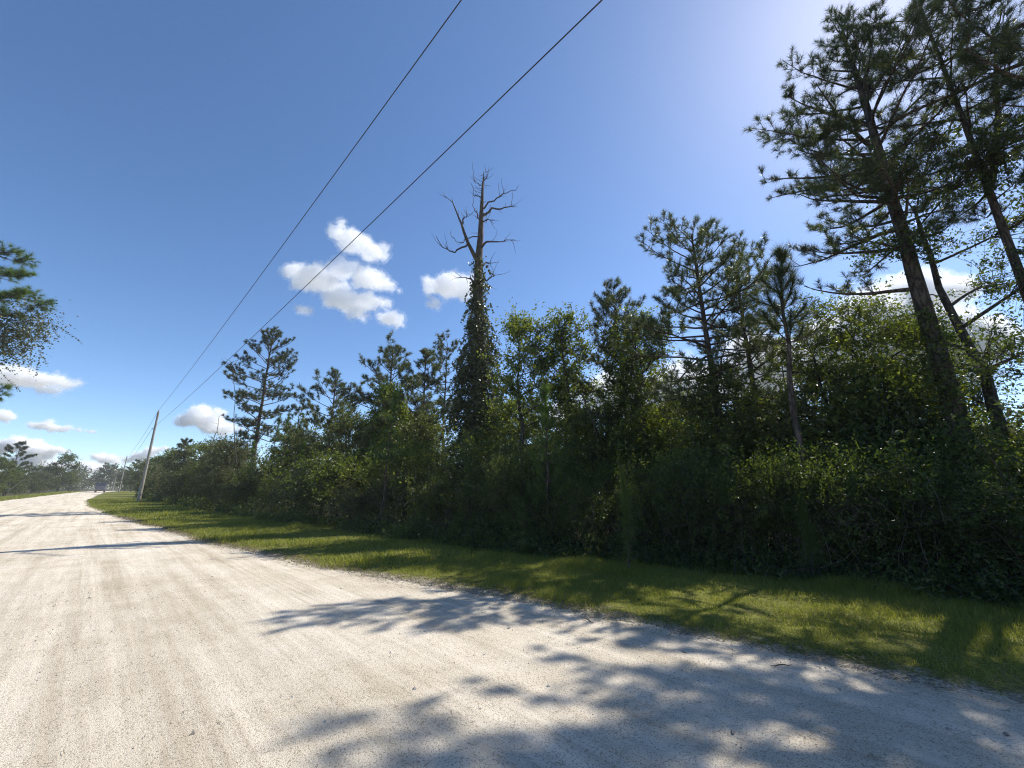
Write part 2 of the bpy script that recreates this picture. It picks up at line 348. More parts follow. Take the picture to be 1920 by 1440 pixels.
    L.new(c, dk.inputs['A']); L.new(gt.outputs[0], dk.inputs['Factor'])
    p = nd(nt, 'ShaderNodeBsdfPrincipled'); p.inputs['Roughness'].default_value = .95; p.inputs['Specular IOR Level'].default_value = .12
    L.new(dk.outputs['Result'], p.inputs['Base Color'])
    h = nd(nt, 'ShaderNodeMath', operation='MULTIPLY_ADD'); h.inputs[1].default_value = -.5; L.new(vo.outputs['Distance'], h.inputs[0]); L.new(fine.outputs['Fac'], h.inputs[2])
    b = nd(nt, 'ShaderNodeBump'); b.inputs['Strength'].default_value = .75; b.inputs['Distance'].default_value = .012
    L.new(h.outputs[0], b.inputs['Height'])
    b2 = nd(nt, 'ShaderNodeBump'); b2.inputs['Strength'].default_value = .3; b2.inputs['Distance'].default_value = .02
    L.new(tr2.outputs['Fac'], b2.inputs['Height']); L.new(b.outputs[0], b2.inputs['Normal'])
    L.new(b2.outputs[0], p.inputs['Normal']); L.new(p.outputs[0], out.inputs['Surface'])
    return m
M['ground'] = ground_material(); M['verge'] = verge_material(); M['road'] = road_material()

def axis(fine, lim):
    a = list(np.linspace(-fine, fine, 81)); st = fine / 40; x = fine
    while x < lim: st *= 1.35; x += st; a.append(x); a.insert(0, -x)
    return np.array(a)
ax = axis(60, 30000)
S_, N_ = np.meshgrid(ax, ax, indexing='ij'); gx, gy = sn(S_, N_)
tag(link('ground', grid_mesh('ground', gx, gy, gz(gx, gy) - .035 - .14 * smooth(0, 2, np.minimum(n_veg(S_) + 1.2 - N_, N_ - n_left(S_) + 4.2)), M['ground'])), kind='structure')
# road sheet, slightly crowned, ragged edges
ss = np.concatenate([np.arange(-40, 60, .35), np.arange(60, 330, 3.0)])
tt = np.linspace(0, 1, 42)
rag_r = .22 * (vnoise(ss, 0 * ss, 5, 1.1) - .5) + .35 * (vnoise(ss, 0 * ss, 6, 5.0) - .5)
rag_l = .5 * (vnoise(ss, 0 * ss, 8, 3.0) - .5)
er0 = n_right(ss) + rag_r; er = er0; el = n_left(ss) + rag_l
Sg = np.repeat(ss[:, None], 42, 1); Ng = (el - .5)[:, None] + (er - el + 1.0)[:, None] * tt[None]
gx, gy = sn(Sg, Ng); cross = np.clip((Ng - el[:, None]) / (er - el)[:, None], -.08, 1.08)
zz = gz(gx, gy) + .05 * (1 - np.abs(2 * cross - 1) ** 6) - .028 + .018 * (vnoise(gx, gy, 11, 1.6) - .5) + .012 * (vnoise(Sg * .15, Ng, 12, .45) - .5)
me = grid_mesh('road', gx, gy, zz, M['road'])
uvl = me.uv_layers.new(name='along'); li = np.zeros(len(me.loops), np.int32); me.loops.foreach_get('vertex_index', li)
uvl.data.foreach_set('uv', np.stack([Sg.ravel()[li], Ng.ravel()[li]], 1).astype(np.float32).ravel())
tag(link('road', me), kind='structure')
def road_z(x, y):
    s, n = to_sn(np.asarray(x), np.asarray(y)); a = np.interp(s, ss, el); b = np.interp(s, ss, er); t = np.clip((n - a) / (b - a), 0, 1)
    return gz(x, y) + .05 * (1 - (2 * t - 1) ** 6) - .028
# turf verges on both sides
for nm, lo, hi in (('verge_right', lambda s: n_right(s) - .5, lambda s: n_veg(s) + 1.5), ('verge_left', lambda s: n_left(s) - 4.5, lambda s: n_left(s) + .4)):
    s2 = np.concatenate([np.arange(-12, 30, .12), np.arange(30, 60, .5), np.arange(60, 330, 4.0)]); t2 = np.linspace(0, 1, 64) ** 1.5
    if nm == 'verge_left': s2 = np.arange(-12, 330, 2.0); t2 = 1 - t2[::-1]
    Sg = np.repeat(s2[:, None], 64, 1); Ng = lo(s2)[:, None] + (hi(s2) - lo(s2))[:, None] * t2[None]
    gx, gy = sn(Sg, Ng)
    vme = grid_mesh(nm, gx, gy, gz(gx, gy) - .03 + .015 * vnoise(gx, gy, 4, 1.3) + .03 * (vnoise(gx, gy, 14, .28) - .5) + .02 * (vnoise(gx, gy, 15, .09) - .5) + np.where(nm == 'verge_right', .045 * smooth(-.35, .55, Ng - np.interp(Sg, ss, er)) - .03, .02), M['verge'])
    av = vme.attributes.new('soil', 'FLOAT', 'POINT'); dd_ = (Ng - np.interp(Sg, ss, er)) if nm == 'verge_right' else (np.interp(Sg, ss, el) - Ng)
    av.data.foreach_set('value', (.85 * (1 - smooth(-.15, .62, dd_))).astype(np.float32).ravel())
    tag(link(nm, vme), kind='structure')

# ------------------------------------------------------------------ vegetation builders
UP = np.array([0, 0, 1.0])
def unit(v): v = np.asarray(v, float); return v / (np.linalg.norm(v) + 1e-9)
def curve_path(p, d, L, k, rng, wob=.12, lift=0.0, sag=0.0):
    """a wandering path of k points, starting along d; sag first, lift toward its end"""
    pts = [np.array(p, float)]; d = unit(d); st = L / (k - 1)
    for i in range(1, k):
        f = i / (k - 1)
        d = unit(d + rng.normal(size=3) * wob + UP * (lift * f - sag * (1 - f)))
        pts.append(pts[-1] + d * st)
    return np.array(pts)

def pine(rng, H, r0, crown0=.4, Lmax=3.0, nb=34, prof=None, bias_az=None, bias=0.0, lean=(0, 0), tuft=(34, .19, .006),
         el=(0, 55), step=.32, mat='needle', bark_='bark', stubs=6, name='pine_tree', droop=.04, fork=None, dens=1.0, flat=.0, wob=.02):
    """a pine: bent tapering trunk, limbs in an open crown, twigs that end in needle tufts; returns trunk mesh and crown mesh"""
    tk = 16; tz = np.linspace(0, 1, tk)
    bx = np.cumsum(rng.normal(size=tk) * wob * H / tk * 2); by = np.cumsum(rng.normal(size=tk) * wob * H / tk * 2)
    TP = np.stack([bx - bx[0] + lean[0] * tz, by - by[0] + lean[1] * tz, H * tz], 1)
    TP[0, 2] = -.25
    TR = r0 * (1 - .82 * tz ** 1.1); TR[0] *= 1.25
    wood = MB(); wood.tubes(TP, TR, 12)
    if prof is None: prof = lambda u: (math.sin(math.pi * (u * .82 + .12)) ** .7)
    prim = []; primR = []; sec = []; secR = []; tp = []; td = []
    def on_trunk(t):
        return np.array([np.interp(t, tz, TP[:, i]) for i in range(3)])
    az = rng.uniform(0, 6.28)
    for i in range(nb):
        u = (i + rng.uniform(.1, .9)) / nb; t = crown0 + (1 - crown0) * u * .985
        az += 2.4 + rng.normal() * .45
        L = Lmax * prof(u) * rng.uniform(.55, 1.12)
        if bias_az is not None: L *= 1 + bias * math.cos(az - bias_az)
        L = max(L, .35)
        e = R(el[0] + (el[1] - el[0]) * u ** 1.6 + rng.normal() * 9)
        d = np.array([math.cos(az) * math.cos(e), math.sin(az) * math.cos(e), math.sin(e)])
        p = on_trunk(t)
        path = curve_path(p, d, L, 8, rng, .10, .16 - flat, .07)
        prim.append(path); rb = min(.30 * np.interp(t, tz, TR) + .012, .012 + .018 * L)
        primR.append(np.linspace(rb, .006, 8))
        m = max(4, int(L / step * dens)); side = 1
        for j in range(m):
            f = .32 + .68 * (j + rng.uniform(.2, .8)) / m; k0 = f * 7; a = int(min(k0, 6)); q = path[a] + (path[a + 1] - path[a]) * (k0 - a)
            ax_ = unit(path[a + 1] - path[a]); lat = unit(np.cross(ax_, UP)) * side; side = -side
            g = R(rng.uniform(30, 65)); d2 = ax_ * math.cos(g) + lat * math.sin(g) + UP * rng.uniform(-.25, .8)
            l2 = (.25 + (1 - f) * L * .42) * rng.uniform(.6, 1.15)
            sp_ = curve_path(q, d2, l2, 4, rng, .12, .28, 0)
            sec.append(sp_); secR.append(np.linspace(.010, .004, 4))
            dd = sp_[3] - sp_[2]; tp.append(sp_[3]); td.append(dd + UP * .05)
            nt_ = 3 + int(l2 / .10)
            for h in range(nt_):
                f3 = rng.uniform(.25, .95) * 3; a3 = int(min(f3, 2)); q3 = sp_[a3] + (sp_[a3 + 1] - sp_[a3]) * (f3 - a3)
                d3 = unit(unit(dd) + rng.normal(size=3) * .65 + UP * .35)
                tp.append(q3 + d3 * rng.uniform(.05, .18)); td.append(d3)
        tp.append(path[-1]); td.append(path[-1] - path[-2])
    tp.append(TP[-1]); td.append(UP)
    for i in range(stubs):                               # short dead stubs under the crown
        t = rng.uniform(crown0 * .35, crown0); a = rng.uniform(0, 6.28); L = rng.uniform(.2, .9)
        prim.append(curve_path(on_trunk(t), (math.cos(a), math.sin(a), rng.uniform(-.1, .4)), L, 8, rng, .15)); primR.append(np.linspace(.022, .006, 8))
    wood.tubes(np.array(prim), np.array(primR), 6); wood.tubes(np.array(sec), np.array(secR), 3)
    cr = MB(); n, L, wd = tuft
    cr.needles(np.array(tp), np.array(td), rng, n, L, wd, 12, 72, .10, droop)
    return wood.mesh(name + '_trunk', M[bark_]), cr.mesh(name + '_crown', M[mat])

def whorl_pine(rng, H, r0, crown0=.3, Lmax=1.0, whorls=6, tuft=(70, .32, .006), lean=(0, 0), mat='needle_young'):
    """young long-needled pine: whorls of upswept limbs, each a bottle brush of needles"""
    tz = np.linspace(0, 1, 10); bx = np.cumsum(rng.normal(size=10)) * .008 * H
    TP = np.stack([bx - bx[0] + lean[0] * tz, lean[1] * tz + 0 * tz, H * tz], 1); TP[0, 2] = -.2
    TR = r0 * (1 - .8 * tz)
    wood = MB(); wood.tubes(TP, TR, 8); prim = []; pr = []; tp = []; td = []
    for wi in range(whorls):
        u = (wi + .5) / whorls; t = crown0 + (1 - crown0) * u * .97
        p = np.array([np.interp(t, tz, TP[:, i]) for i in range(3)]); a0 = rng.uniform(0, 6.28)
        for k in range(int(rng.integers(4, 7))):
            a = a0 + k * 6.28 / 5 + rng.normal() * .2; e = R(8 + 55 * u + rng.normal() * 8)
            L = Lmax * (1.0 - .72 * u) * rng.uniform(.7, 1.15)
            path = curve_path(p, (math.cos(a) * math.cos(e), math.sin(a) * math.cos(e), math.sin(e)), L, 7, rng, .06, .22, .02)
            prim.append(path); pr.append(np.linspace(.4 * np.interp(t, tz, TR), .007, 7))
            for f in np.arange(.45, 1.01, .14 / max(L, .3)):
                k0 = f * 6; b = int(min(k0, 5)); tp.append(path[b] + (path[b + 1] - path[b]) * (k0 - b)); td.append(path[b + 1] - path[b])
    for f in np.linspace(.80, 1, 14):
        tp.append(np.array([np.interp(f, tz, TP[:, i]) for i in range(3)])); td.append(UP)
    wood.tubes(np.array(prim), np.array(pr), 5)
    cr = MB(); n, L, wd = tuft; cr.needles(np.array(tp), np.array(td), rng, n, L, wd, 10, 62, .12, .05)
    return wood.mesh('young_pine_trunk', M['bark']), cr.mesh('young_pine_crown', M[mat])

def brush_sapling(rng, H, L=.3, n=2200, mat='seedling'):
    """a seedling pine still in its bottle-brush stage: one stem clothed in long needles"""
    wood = MB(); tz = np.linspace(0, 1, 8); P = np.stack([.03 * np.sin(tz * 4), .02 * np.cos(tz * 3), H * tz], 1); P[0, 2] = -.15
    wood.tubes(P, .022 * (1 - .7 * tz), 6)
    cr = MB()
    for lo_, hi_, k_, l_, amax, dr_ in ((.72, 1.0, 130, .62, 40, 0.0), (.45, .75, 110, .9, 62, .12), (.15, .5, 75, 1.15, 85, .45)):      # tight tip, fuller middle, drooping skirt
        k_ = int(k_ * n / 3000); f = rng.uniform(lo_, hi_, k_); az = rng.uniform(0, 6.28, k_)
        pos = np.stack([np.interp(f, tz, P[:, i]) for i in range(3)], 1); dr = np.tile(UP, (k_, 1)) + np.stack([np.cos(az), np.sin(az), 0 * az], 1) * rng.uniform(.0, .9, (k_, 1)) * (1.3 - hi_)
        cr.needles(pos, dr, rng, 10, L * l_, .006, 10, amax, .05, dr_)
    return wood.mesh('sapling_stem', M['bark_grey']), cr.mesh('sapling_needles', M[mat])

def broadleaf(rng, H, r0, blobs, leaves=9000, size=.075, mat='leaf', bark_='bark_grey', lean=(0, 0), trunk_top=.85, sig=.26, cl=60, name='broadleaf', up=.35):
    """trunk, limbs that reach into each leaf mass, twigs that end in sprays of leaves.  blobs: (x, y, z, rx, ry, rz, weight)"""
    tz = np.linspace(0, 1, 12); HT = H * trunk_top
    TP = np.stack([np.cumsum(rng.normal(size=12)) * .012 * H + lean[0] * tz, np.cumsum(rng.normal(size=12)) * .012 * H + lean[1] * tz, HT * tz], 1)
    TP[:, :2] -= TP[0, :2]; TP[0, 2] = -.2
    wood = MB(); wood.tubes(TP, r0 * (1 - .8 * tz), 9)
    limb = []; lr = []; tw = []; twr = []; lp = []; lo = []; sub = []
    W = sum(b[6] for b in blobs)
    for (x, y, z, rx, ry, rz, wt) in blobs:
        c = np.array([x, y, z]); t = np.clip((z - .45 * rz - .25 * math.hypot(x, y)) / HT, .12, .97)
        p = np.array([np.interp(t, tz, TP[:, i]) for i in range(3)])
        mid = (p + c) / 2 + rng.normal(size=3) * .1 * np.linalg.norm(c - p) + UP * .08 * np.linalg.norm(c - p)
        tt_ = np.linspace(0, 1, 7)[:, None]; path = (1 - tt_) ** 2 * p + 2 * tt_ * (1 - tt_) * mid + tt_ ** 2 * c
        limb.append(path); rr = np.interp(t, tz, r0 * (1 - .8 * tz)) * .55; lr.append(np.linspace(rr, .012, 7))
        nl = max(1, int(leaves * wt / W)); nc = max(3, nl // cl)
        for q in range(nc):
            d = unit(rng.normal(size=3)); rad = rng.uniform(.15, 1.35) ** .8
            e = c + d * rad * np.array([rx, ry, rz])
            b0 = path[int(rng.integers(3, 7))]; m2 = (b0 + e) / 2 + rng.normal(size=3) * .12
            t4 = np.linspace(0, 1, 4)[:, None]; tw.append((1 - t4) ** 2 * b0 + 2 * t4 * (1 - t4) * m2 + t4 ** 2 * e); twr.append(np.linspace(.011, .004, 4))
            kk = int(cl * rng.uniform(.5, 1.5)); nt_ = max(2, kk // 13); dv = rng.normal(size=(nt_, 3)) + d * .9 + UP * .25; dv /= np.linalg.norm(dv, axis=1, keepdims=True)
            ln = sig * rng.uniform(1.0, 2.6, (nt_, 1)); o0 = e - d * sig * rng.uniform(.0, 1.2, (nt_, 1)); sub.append(np.stack([o0, o0 + dv * ln * .55 + rng.normal(size=(nt_, 3)) * .02, o0 + dv * ln - UP * .08 * ln], 1))
            ti = rng.integers(0, nt_, kk); f_ = rng.uniform(.15, 1.05, (kk, 1)); pp = o0[ti] + dv[ti] * ln[ti] * f_ + rng.normal(size=(kk, 3)) * (size * .55); pp[:, 2] -= .08 * (ln[ti] * f_ ** 2)[:, 0]
            lp.append(pp); lo.append(np.tile(d * .35, (kk, 1)))
    wood.tubes(np.array(limb), np.array(lr), 6); wood.tubes(np.array(tw), np.array(twr), 3); sub = np.concatenate(sub); wood.tubes(sub, np.tile(np.array([.005, .004, .002]), (len(sub), 1)), 3)
    cr = MB(); cr.leaves(np.concatenate(lp), rng, size, .5, up, np.concatenate(lo))
    return wood.mesh(name + '_trunk', M[bark_]), cr.mesh(name + '_crown', M[mat])

def shrub(rng, H=2.0, Wd=1.2, leaves=7000, size=.055, mat='leaf_dark', stems=11, asp=.45, sig=.16):
    """many-stemmed thicket shrub, leafy to the ground"""
    wood = MB(); ps = []; pr = []; lp = []; lo = []
    lobes = [(rng.uniform(-.55, .55) * Wd, rng.uniform(-.55, .55) * Wd, rng.uniform(.35, .8) * H, rng.uniform(.35, .6) * Wd, rng.uniform(.25, .4) * H) for _ in range(7)]
    for i in range(stems):
        a = rng.uniform(0, 6.28); lb = lobes[i % 7]
        e = np.array([lb[0], lb[1], lb[2]]) + rng.normal(size=3) * .15
        b = np.array([rng.normal() * .15 * Wd, rng.normal() * .15 * Wd, -.1]); m2 = (b + e) / 2 + rng.normal(size=3) * .12
        t = np.linspace(0, 1, 6)[:, None]; ps.append((1 - t) ** 2 * b + 2 * t * (1 - t) * m2 + t ** 2 * e); pr.append(np.linspace(.02, .006, 6))
    nc = leaves // 28
    for q in range(nc):
        lb = lobes[int(rng.integers(0, 7))]; d = unit(rng.normal(size=3) + UP * .15); rad = rng.uniform(.2, 1) ** .45
        e = np.array(lb[:3]) + d * rad * np.array([lb[3], lb[3], lb[4]]); e[2] = max(e[2], rng.uniform(.04, .3))
        b0 = ps[int(rng.integers(0, len(ps)))][int(rng.integers(2, 6))]
        if q % 3 == 0:
            t = np.linspace(0, 1, 6)[:, None]; ps.append(b0 + (e - b0) * t + rng.normal(size=(6, 3)) * .015); pr.append(np.linspace(.007, .003, 6))
        dv = rng.normal(size=(4, 3)) + d * .8 + UP * .4; dv /= np.linalg.norm(dv, axis=1, keepdims=True); ln = sig * rng.uniform(1.0, 3.0, (4, 1)); ti = rng.integers(0, 4, 28); f_ = rng.uniform(.0, 1.05, (28, 1))
        pp = e + dv[ti] * ln[ti] * f_ + rng.normal(size=(28, 3)) * size * .5; pp[:, 2] = np.maximum(pp[:, 2], .02); lp.append(pp); lo.append(np.tile(d * .4, (28, 1)))
    wood.tubes(np.array(ps), np.array(pr), 3)
    cr = MB(); cr.leaves(np.concatenate(lp), rng, size, asp, .2, np.concatenate(lo))
    return wood.mesh('shrub_stems', M['stem']), cr.mesh('shrub_foliage', M[mat])

def vine_mesh(rng, path, rad, count, size=.065, mat='ivy', strands=30, hang=(.4, 1.3)):
    """creeper that clothes a trunk: path (k,3) and radius of the leafy sleeve at each point"""
    path = np.asarray(path, float); rad = np.asarray(rad, float); k = len(path)
    seg = np.linalg.norm(np.diff(path, axis=0), axis=1); wgt = np.concatenate([[0], np.cumsum(seg * (rad[1:] + rad[:-1]))]); wgt /= wgt[-1]
    tpar = np.arange(k)
    mb = MB(); wd = MB()
    def pick(n):
        f = np.interp(rng.uniform(0, 1, n), wgt, tpar)
        c = np.stack([np.interp(f, tpar, path[:, i]) for i in range(3)], 1); r = np.interp(f, tpar, rad); return c, r
    nc = count // 30; c, r = pick(nc); a = rng.uniform(0, 6.28, nc); rr = r * rng.uniform(.25, 1, nc) ** .5 * (.45 + 1.0 * vnoise(c[:, 2] * 1.6 + a * 2, a * 2.5, 7, 1.0))
    cc = c + np.stack([np.cos(a) * rr, np.sin(a) * rr, rng.normal(size=nc) * .1], 1)
    pp = np.repeat(cc, 30, 0) + rng.normal(size=(nc * 30, 3)) * np.array([.13, .13, .16])
    out = np.repeat(np.stack([np.cos(a), np.sin(a), 0 * a], 1), 30, 0) * .7
    mb.leaves(pp, rng, size, .7, .3, out)
    c, r = pick(strands); P = []; RR = []
    for i in range(strands):
        a = rng.uniform(0, 6.28); L = rng.uniform(*hang); st = c[i] + np.array([math.cos(a), math.sin(a), 0]) * r[i] * .95
        path_ = curve_path(st, (math.cos(a) * .5, math.sin(a) * .5, -.6), L, 6, rng, .12, 0, .25); P.append(path_); RR.append(np.full(6, .004))
        kk = int(L * 26); f = rng.uniform(0, 5, kk); b = np.minimum(f.astype(int), 4); q = path_[b] + (path_[b + 1] - path_[b]) * (f - b)[:, None]
        mb.leaves(q + rng.normal(size=(kk, 3)) * .035, rng, size, .7, .2)
    if P: wd.tubes(np.array(P), np.array(RR), 3)
    return mb.mesh('vine_leaves', M[mat]), wd.mesh('vine_stems', M['stem'])

def palmetto(rng, H=1.1, fronds=13):
    wd = MB(); mb = MB(); P = []; RR = []
    for i in range(fronds):
        a = i * 2.4 + rng.normal() * .2; e = R(rng.uniform(30, 80)); L = H * rng.uniform(.6, 1.0)
        d = np.array([math.cos(a) * math.cos(e), math.sin(a) * math.cos(e), math.sin(e)])
        path = curve_path((0, 0, .02), d, L, 5, rng, .05, 0, .02); P.append(path); RR.append(np.linspace(.012, .006, 5))
        c = path[-1]; ax_ = unit(path[-1] - path[-2]); lat = unit(np.cross(ax_, UP)); nrm = np.cross(lat, ax_)
        nb_ = 20; an = np.linspace(-1.9, 1.9, nb_); vs = []; fs = []
        for k, q in enumerate(an):
            dd = unit(ax_ * math.cos(q) + lat * math.sin(q) + nrm * .18); l = .5 * H * (1 - .25 * abs(q) / 1.9) * rng.uniform(.85, 1.1)
            s_ = unit(np.cross(dd, nrm)) * .018; tip = c + dd * l - UP * .08 * l
            b = len(vs); vs += [c, c + dd * l * .5 + s_, tip, c + dd * l * .5 - s_]; fs.append([b, b + 1, b + 2, b + 3])
        mb.add(np.array(vs), np.array(fs))
    wd.tubes(np.array(P), np.array(RR), 4)
    return wd.mesh('palmetto_stalks', M['palm']), mb.mesh('palmetto_fans', M['palm'])

def place(name, meshes, loc, label, cat='tree', group=None, rz=0.0, scale=1.0, parts=('trunk', 'crown')):
    e = empty(name, loc, rz, scale)
    for pn, me_ in zip(parts, meshes): link(pn, me_, None, e)
    tag(e, label, cat, group); return e
def rg(k): return np.random.default_rng(k)

# ------------------------------------------------------------------ the tall pines on the right
def limb_extra(rng, trunkP, specs, tuft, mat):
    """hand-placed long limbs: (start height, azimuth, length, elevation, droop)"""
    wood = MB(); cr = MB(); tp = []; td = []; S = []; SR = []
    for (z, a, L, e, sag) in specs:
        e = R(e); p = np.array([np.interp(z, trunkP[:, 2], trunkP[:, i]) for i in range(3)])
        path = curve_path(p, (math.cos(a) * math.cos(e), math.sin(a) * math.cos(e), math.sin(e)), L, 9, rng, .07, .10, sag)
        wood.tubes(path, np.linspace(.055, .008, 9), 7)
        for j in range(int(L / .2)):
            f = rng.uniform(.3, 1) * 8; b = int(min(f, 7)); q = path[b] + (path[b + 1] - path[b]) * (f - b); ax_ = unit(path[b + 1] - path[b])
            d2 = ax_ * .7 + unit(np.cross(ax_, UP)) * rng.choice([-1, 1]) * .7 + UP * rng.uniform(0, .6)
            sp_ = curve_path(q, d2, rng.uniform(.3, 1.0) * (1.25 - f / 10), 4, rng, .15, .3, 0); S.append(sp_); SR.append(np.linspace(.011, .004, 4))
            for h in range(5):
                g = rng.uniform(.8, 3); b3 = int(min(g, 2)); q3 = sp_[b3] + (sp_[b3 + 1] - sp_[b3]) * (g - b3); d3 = unit(unit(sp_[3] - sp_[2]) + rng.normal(size=3) * .5 + UP * .3)
                tp.append(q3 + d3 * .1); td.append(d3)
    wood.tubes(np.array(S), np.array(SR), 3); cr.needles(np.array(tp), np.array(td), rng, *tuft)
    return wood, cr

def mesh_verts(me):
    v = np.zeros(len(me.vertices) * 3, np.float32); me.vertices.foreach_get('co', v); return v.reshape(-1, 3)

# tallest pine
rng = rg(11); p = gp(1822, 8.8, 865)
tr, crn = pine(rng, 14.6, .23, .50, 2.3, 60, lambda u: (.75 + .5 * math.sin(math.pi * min(1, u * 1.15))) * (1 - .72 * u ** 2.2), math.pi, .32, (-.2, .2), (26, .18, .0085), (2, 62), .23, stubs=7, wob=.008)
pineK = place('tall_pine', (tr, crn), p, 'tallest pine, thick bare lower trunk and one-sided crown against the bright sky')
TPk = np.array([[-.2 * t, .2 * t, 14.4 * t] for t in np.linspace(0, 1, 12)])
wd, cr = limb_extra(rg(12), TPk, [(7.4, math.pi + .1, 2.4, -2, .05), (6.3, math.pi - .25, 2.4, 2, .04), (8.3, math.pi + .9, 2.2, 0, .04), (8.0, 2.3, 2.4, 5, .03), (8.8, math.pi - .1, 2.2, 8, .05), (9.7, math.pi - .2, 2.7, 10, .02), (10.5, math.pi + .35, 2.5, 14, .02), (11.3, math.pi - .05, 2.2, 20, .02), (10.0, math.pi - .8, 2.5, 10, .02)], (28, .18, .0085), 'needle')
wd.build('branch', M['bark'], pineK); cr.build('branch_needles', M['needle'], pineK)
vm, vs = vine_mesh(rg(13), [(-.1, 0, 2.6), (-.15, .05, 4.0), (-.22, .08, 5.4)], [.42, .4, .3], 2600, .08, 'leaf', 20, (.3, .8))
link('vine', vm, None, pineK)

# forked pine at the right edge
rng = rg(21); p = (11.1, 7.9, 0)
tr, crn = pine(rng, 15.5, .115, .50, 2.2, 36, None, 2.6, .25, (.1, .2), (28, .23, .009), (10, 62), .30, stubs=8, wob=.007)
pineL = place('forked_pine', (tr, crn), p, 'slimmer pine forking high up, just right of the tallest pine')
fk = MB(); fpath = curve_path((-.05, .1, 8.2), (.35, -.1, 1), 5.0, 8, rg(22), .05, .12, 0); fk.tubes(fpath, np.linspace(.08, .02, 8), 8)
fk.build('branch', M['bark'], pineL)
rr_ = rg(23); tp = []; td = []; S = []; SR = []
for i in range(40):
    f = rr_.uniform(2.5, 7); b = int(min(f, 6)); q = fpath[b] + (fpath[b + 1] - fpath[b]) * (f - b); a = rr_.uniform(0, 6.28)
    sp_ = curve_path(q, (math.cos(a), math.sin(a), rr_.uniform(.1, .9)), rr_.uniform(.5, 1.3), 4, rr_, .12, .25, 0); S.append(sp_); SR.append(np.linspace(.014, .005, 4))
    for h in range(4): tp.append(sp_[3 - (h % 2)] + rr_.normal(size=3) * .12); td.append(unit(sp_[3] - sp_[1]) + rr_.normal(size=3) * .4)
fk = MB(); fk.tubes(np.array(S), np.array(SR), 3); fk.build('twigs', M['bark'], pineL)['kind'] = 'stuff'
cr = MB(); cr.needles(np.array(tp), np.array(td), rr_, 44, .24, .007); cr.build('branch_needles', M['needle'], pineL)

# the pine whose long limb reaches in at the top right corner
rng = rg(31)
tr, crn = pine(rng, 15.0, .2, .5, 2.8, 30, None, 2.7, .3, (0, 0), (26, .24, .009), (5, 60), .36, stubs=5)
pineM = place('overhanging_pine', (tr, crn), (11.6, 6.3, 0), 'pine outside the right edge whose long limb reaches into the top corner')
wd, cr = limb_extra(rg(32), np.array([[0, 0, 0], [0, 0, 15.]]), [(10.4, 2.6, 4.4, 8, .02), (11.4, 2.2, 3.6, 18, .02), (9.0, 3.4, 3.6, 5, .03)], (44, .25, .007), 'needle')
wd.build('branch', M['bark'], pineM); cr.build('branch_needles', M['needle'], pineM)
# neighbours beyond the right edge of the picture that throw the dappled shade on the road
for i, (x, y, H, seed) in enumerate(((9.8, 1.6, 13.0, 41), (13.5, 4.0, 15.0, 42), (12.6, -.8, 13.5, 43))):
    tr, crn = pine(rg(seed), H, .2, .42, 2.9, 30, None, None, 0, (0, 0), (24, .26, .016), (5, 60), .42)
    place('roadside_pine', (tr, crn), (x, y, 0), 'pine standing beyond the right edge that shades the near road', 'tree', 'pines beyond the right edge')

# ------------------------------------------------------------------ middle pines
rng = rg(51); p = gp(1355, 11.7, 800)
tr, crn = pine(rng, 9.8, .15, .40, 2.6, 62, lambda u: (.8 + .35 * math.sin(math.pi * u)) * (1 - .6 * u ** 2.5), math.pi, .15, (-.15, .1), (20, .17, .012), (0, 50), .25, stubs=8, flat=.05, wob=.005)
place('broad_pine', (tr, crn), p, 'broad flat-topped pine in the middle right with wide horizontal limbs')
rng = rg(52); p = gp(1432, 13.4, 830)
tr, crn = pine(rng, 9.7, .14, .52, 2.2, 38, None, None, 0, (-.1, 0), (18, .18, .012), (5, 55), .27, wob=.006)
place('straight_pine', (tr, crn), p, 'straight dark-trunked pine half hidden right of the broad flat-topped pine')
rng = rg(53); p = gp(1185, 15.2, 800)
tr, crn = pine(rng, 9.3, .12, .42, 1.9, 52, lambda u: (.75 + .4 * math.sin(math.pi * u)) * (1 - .55 * u ** 2), None, 0, (-.4, 0), (20, .19, .013), (5, 60), .25, wob=.008)
pineG = place('dense_pine', (tr, crn), p, 'dense dark pine between the twin leafy trees and the broad pine')
vm, vs = vine_mesh(rg(54), [(0, 0, 1.0), (-.1, 0, 4.0), (-.25, 0, 7.6)], [.9, .9, .6], 9000, .10, 'leaf', 40, (.4, 1.0)); link('vine', vm, None, pineG)
rng = rg(55); p = gp(1512, 9.2, 920)
tr, crn = whorl_pine(rng, 7.6, .10, .64, 1.15, 6, (80, .36, .007), (.6, .2), 'needle')
place('slender_pine', (tr, crn), p, 'slender young pine with long drooping needles, left of the tallest pine')

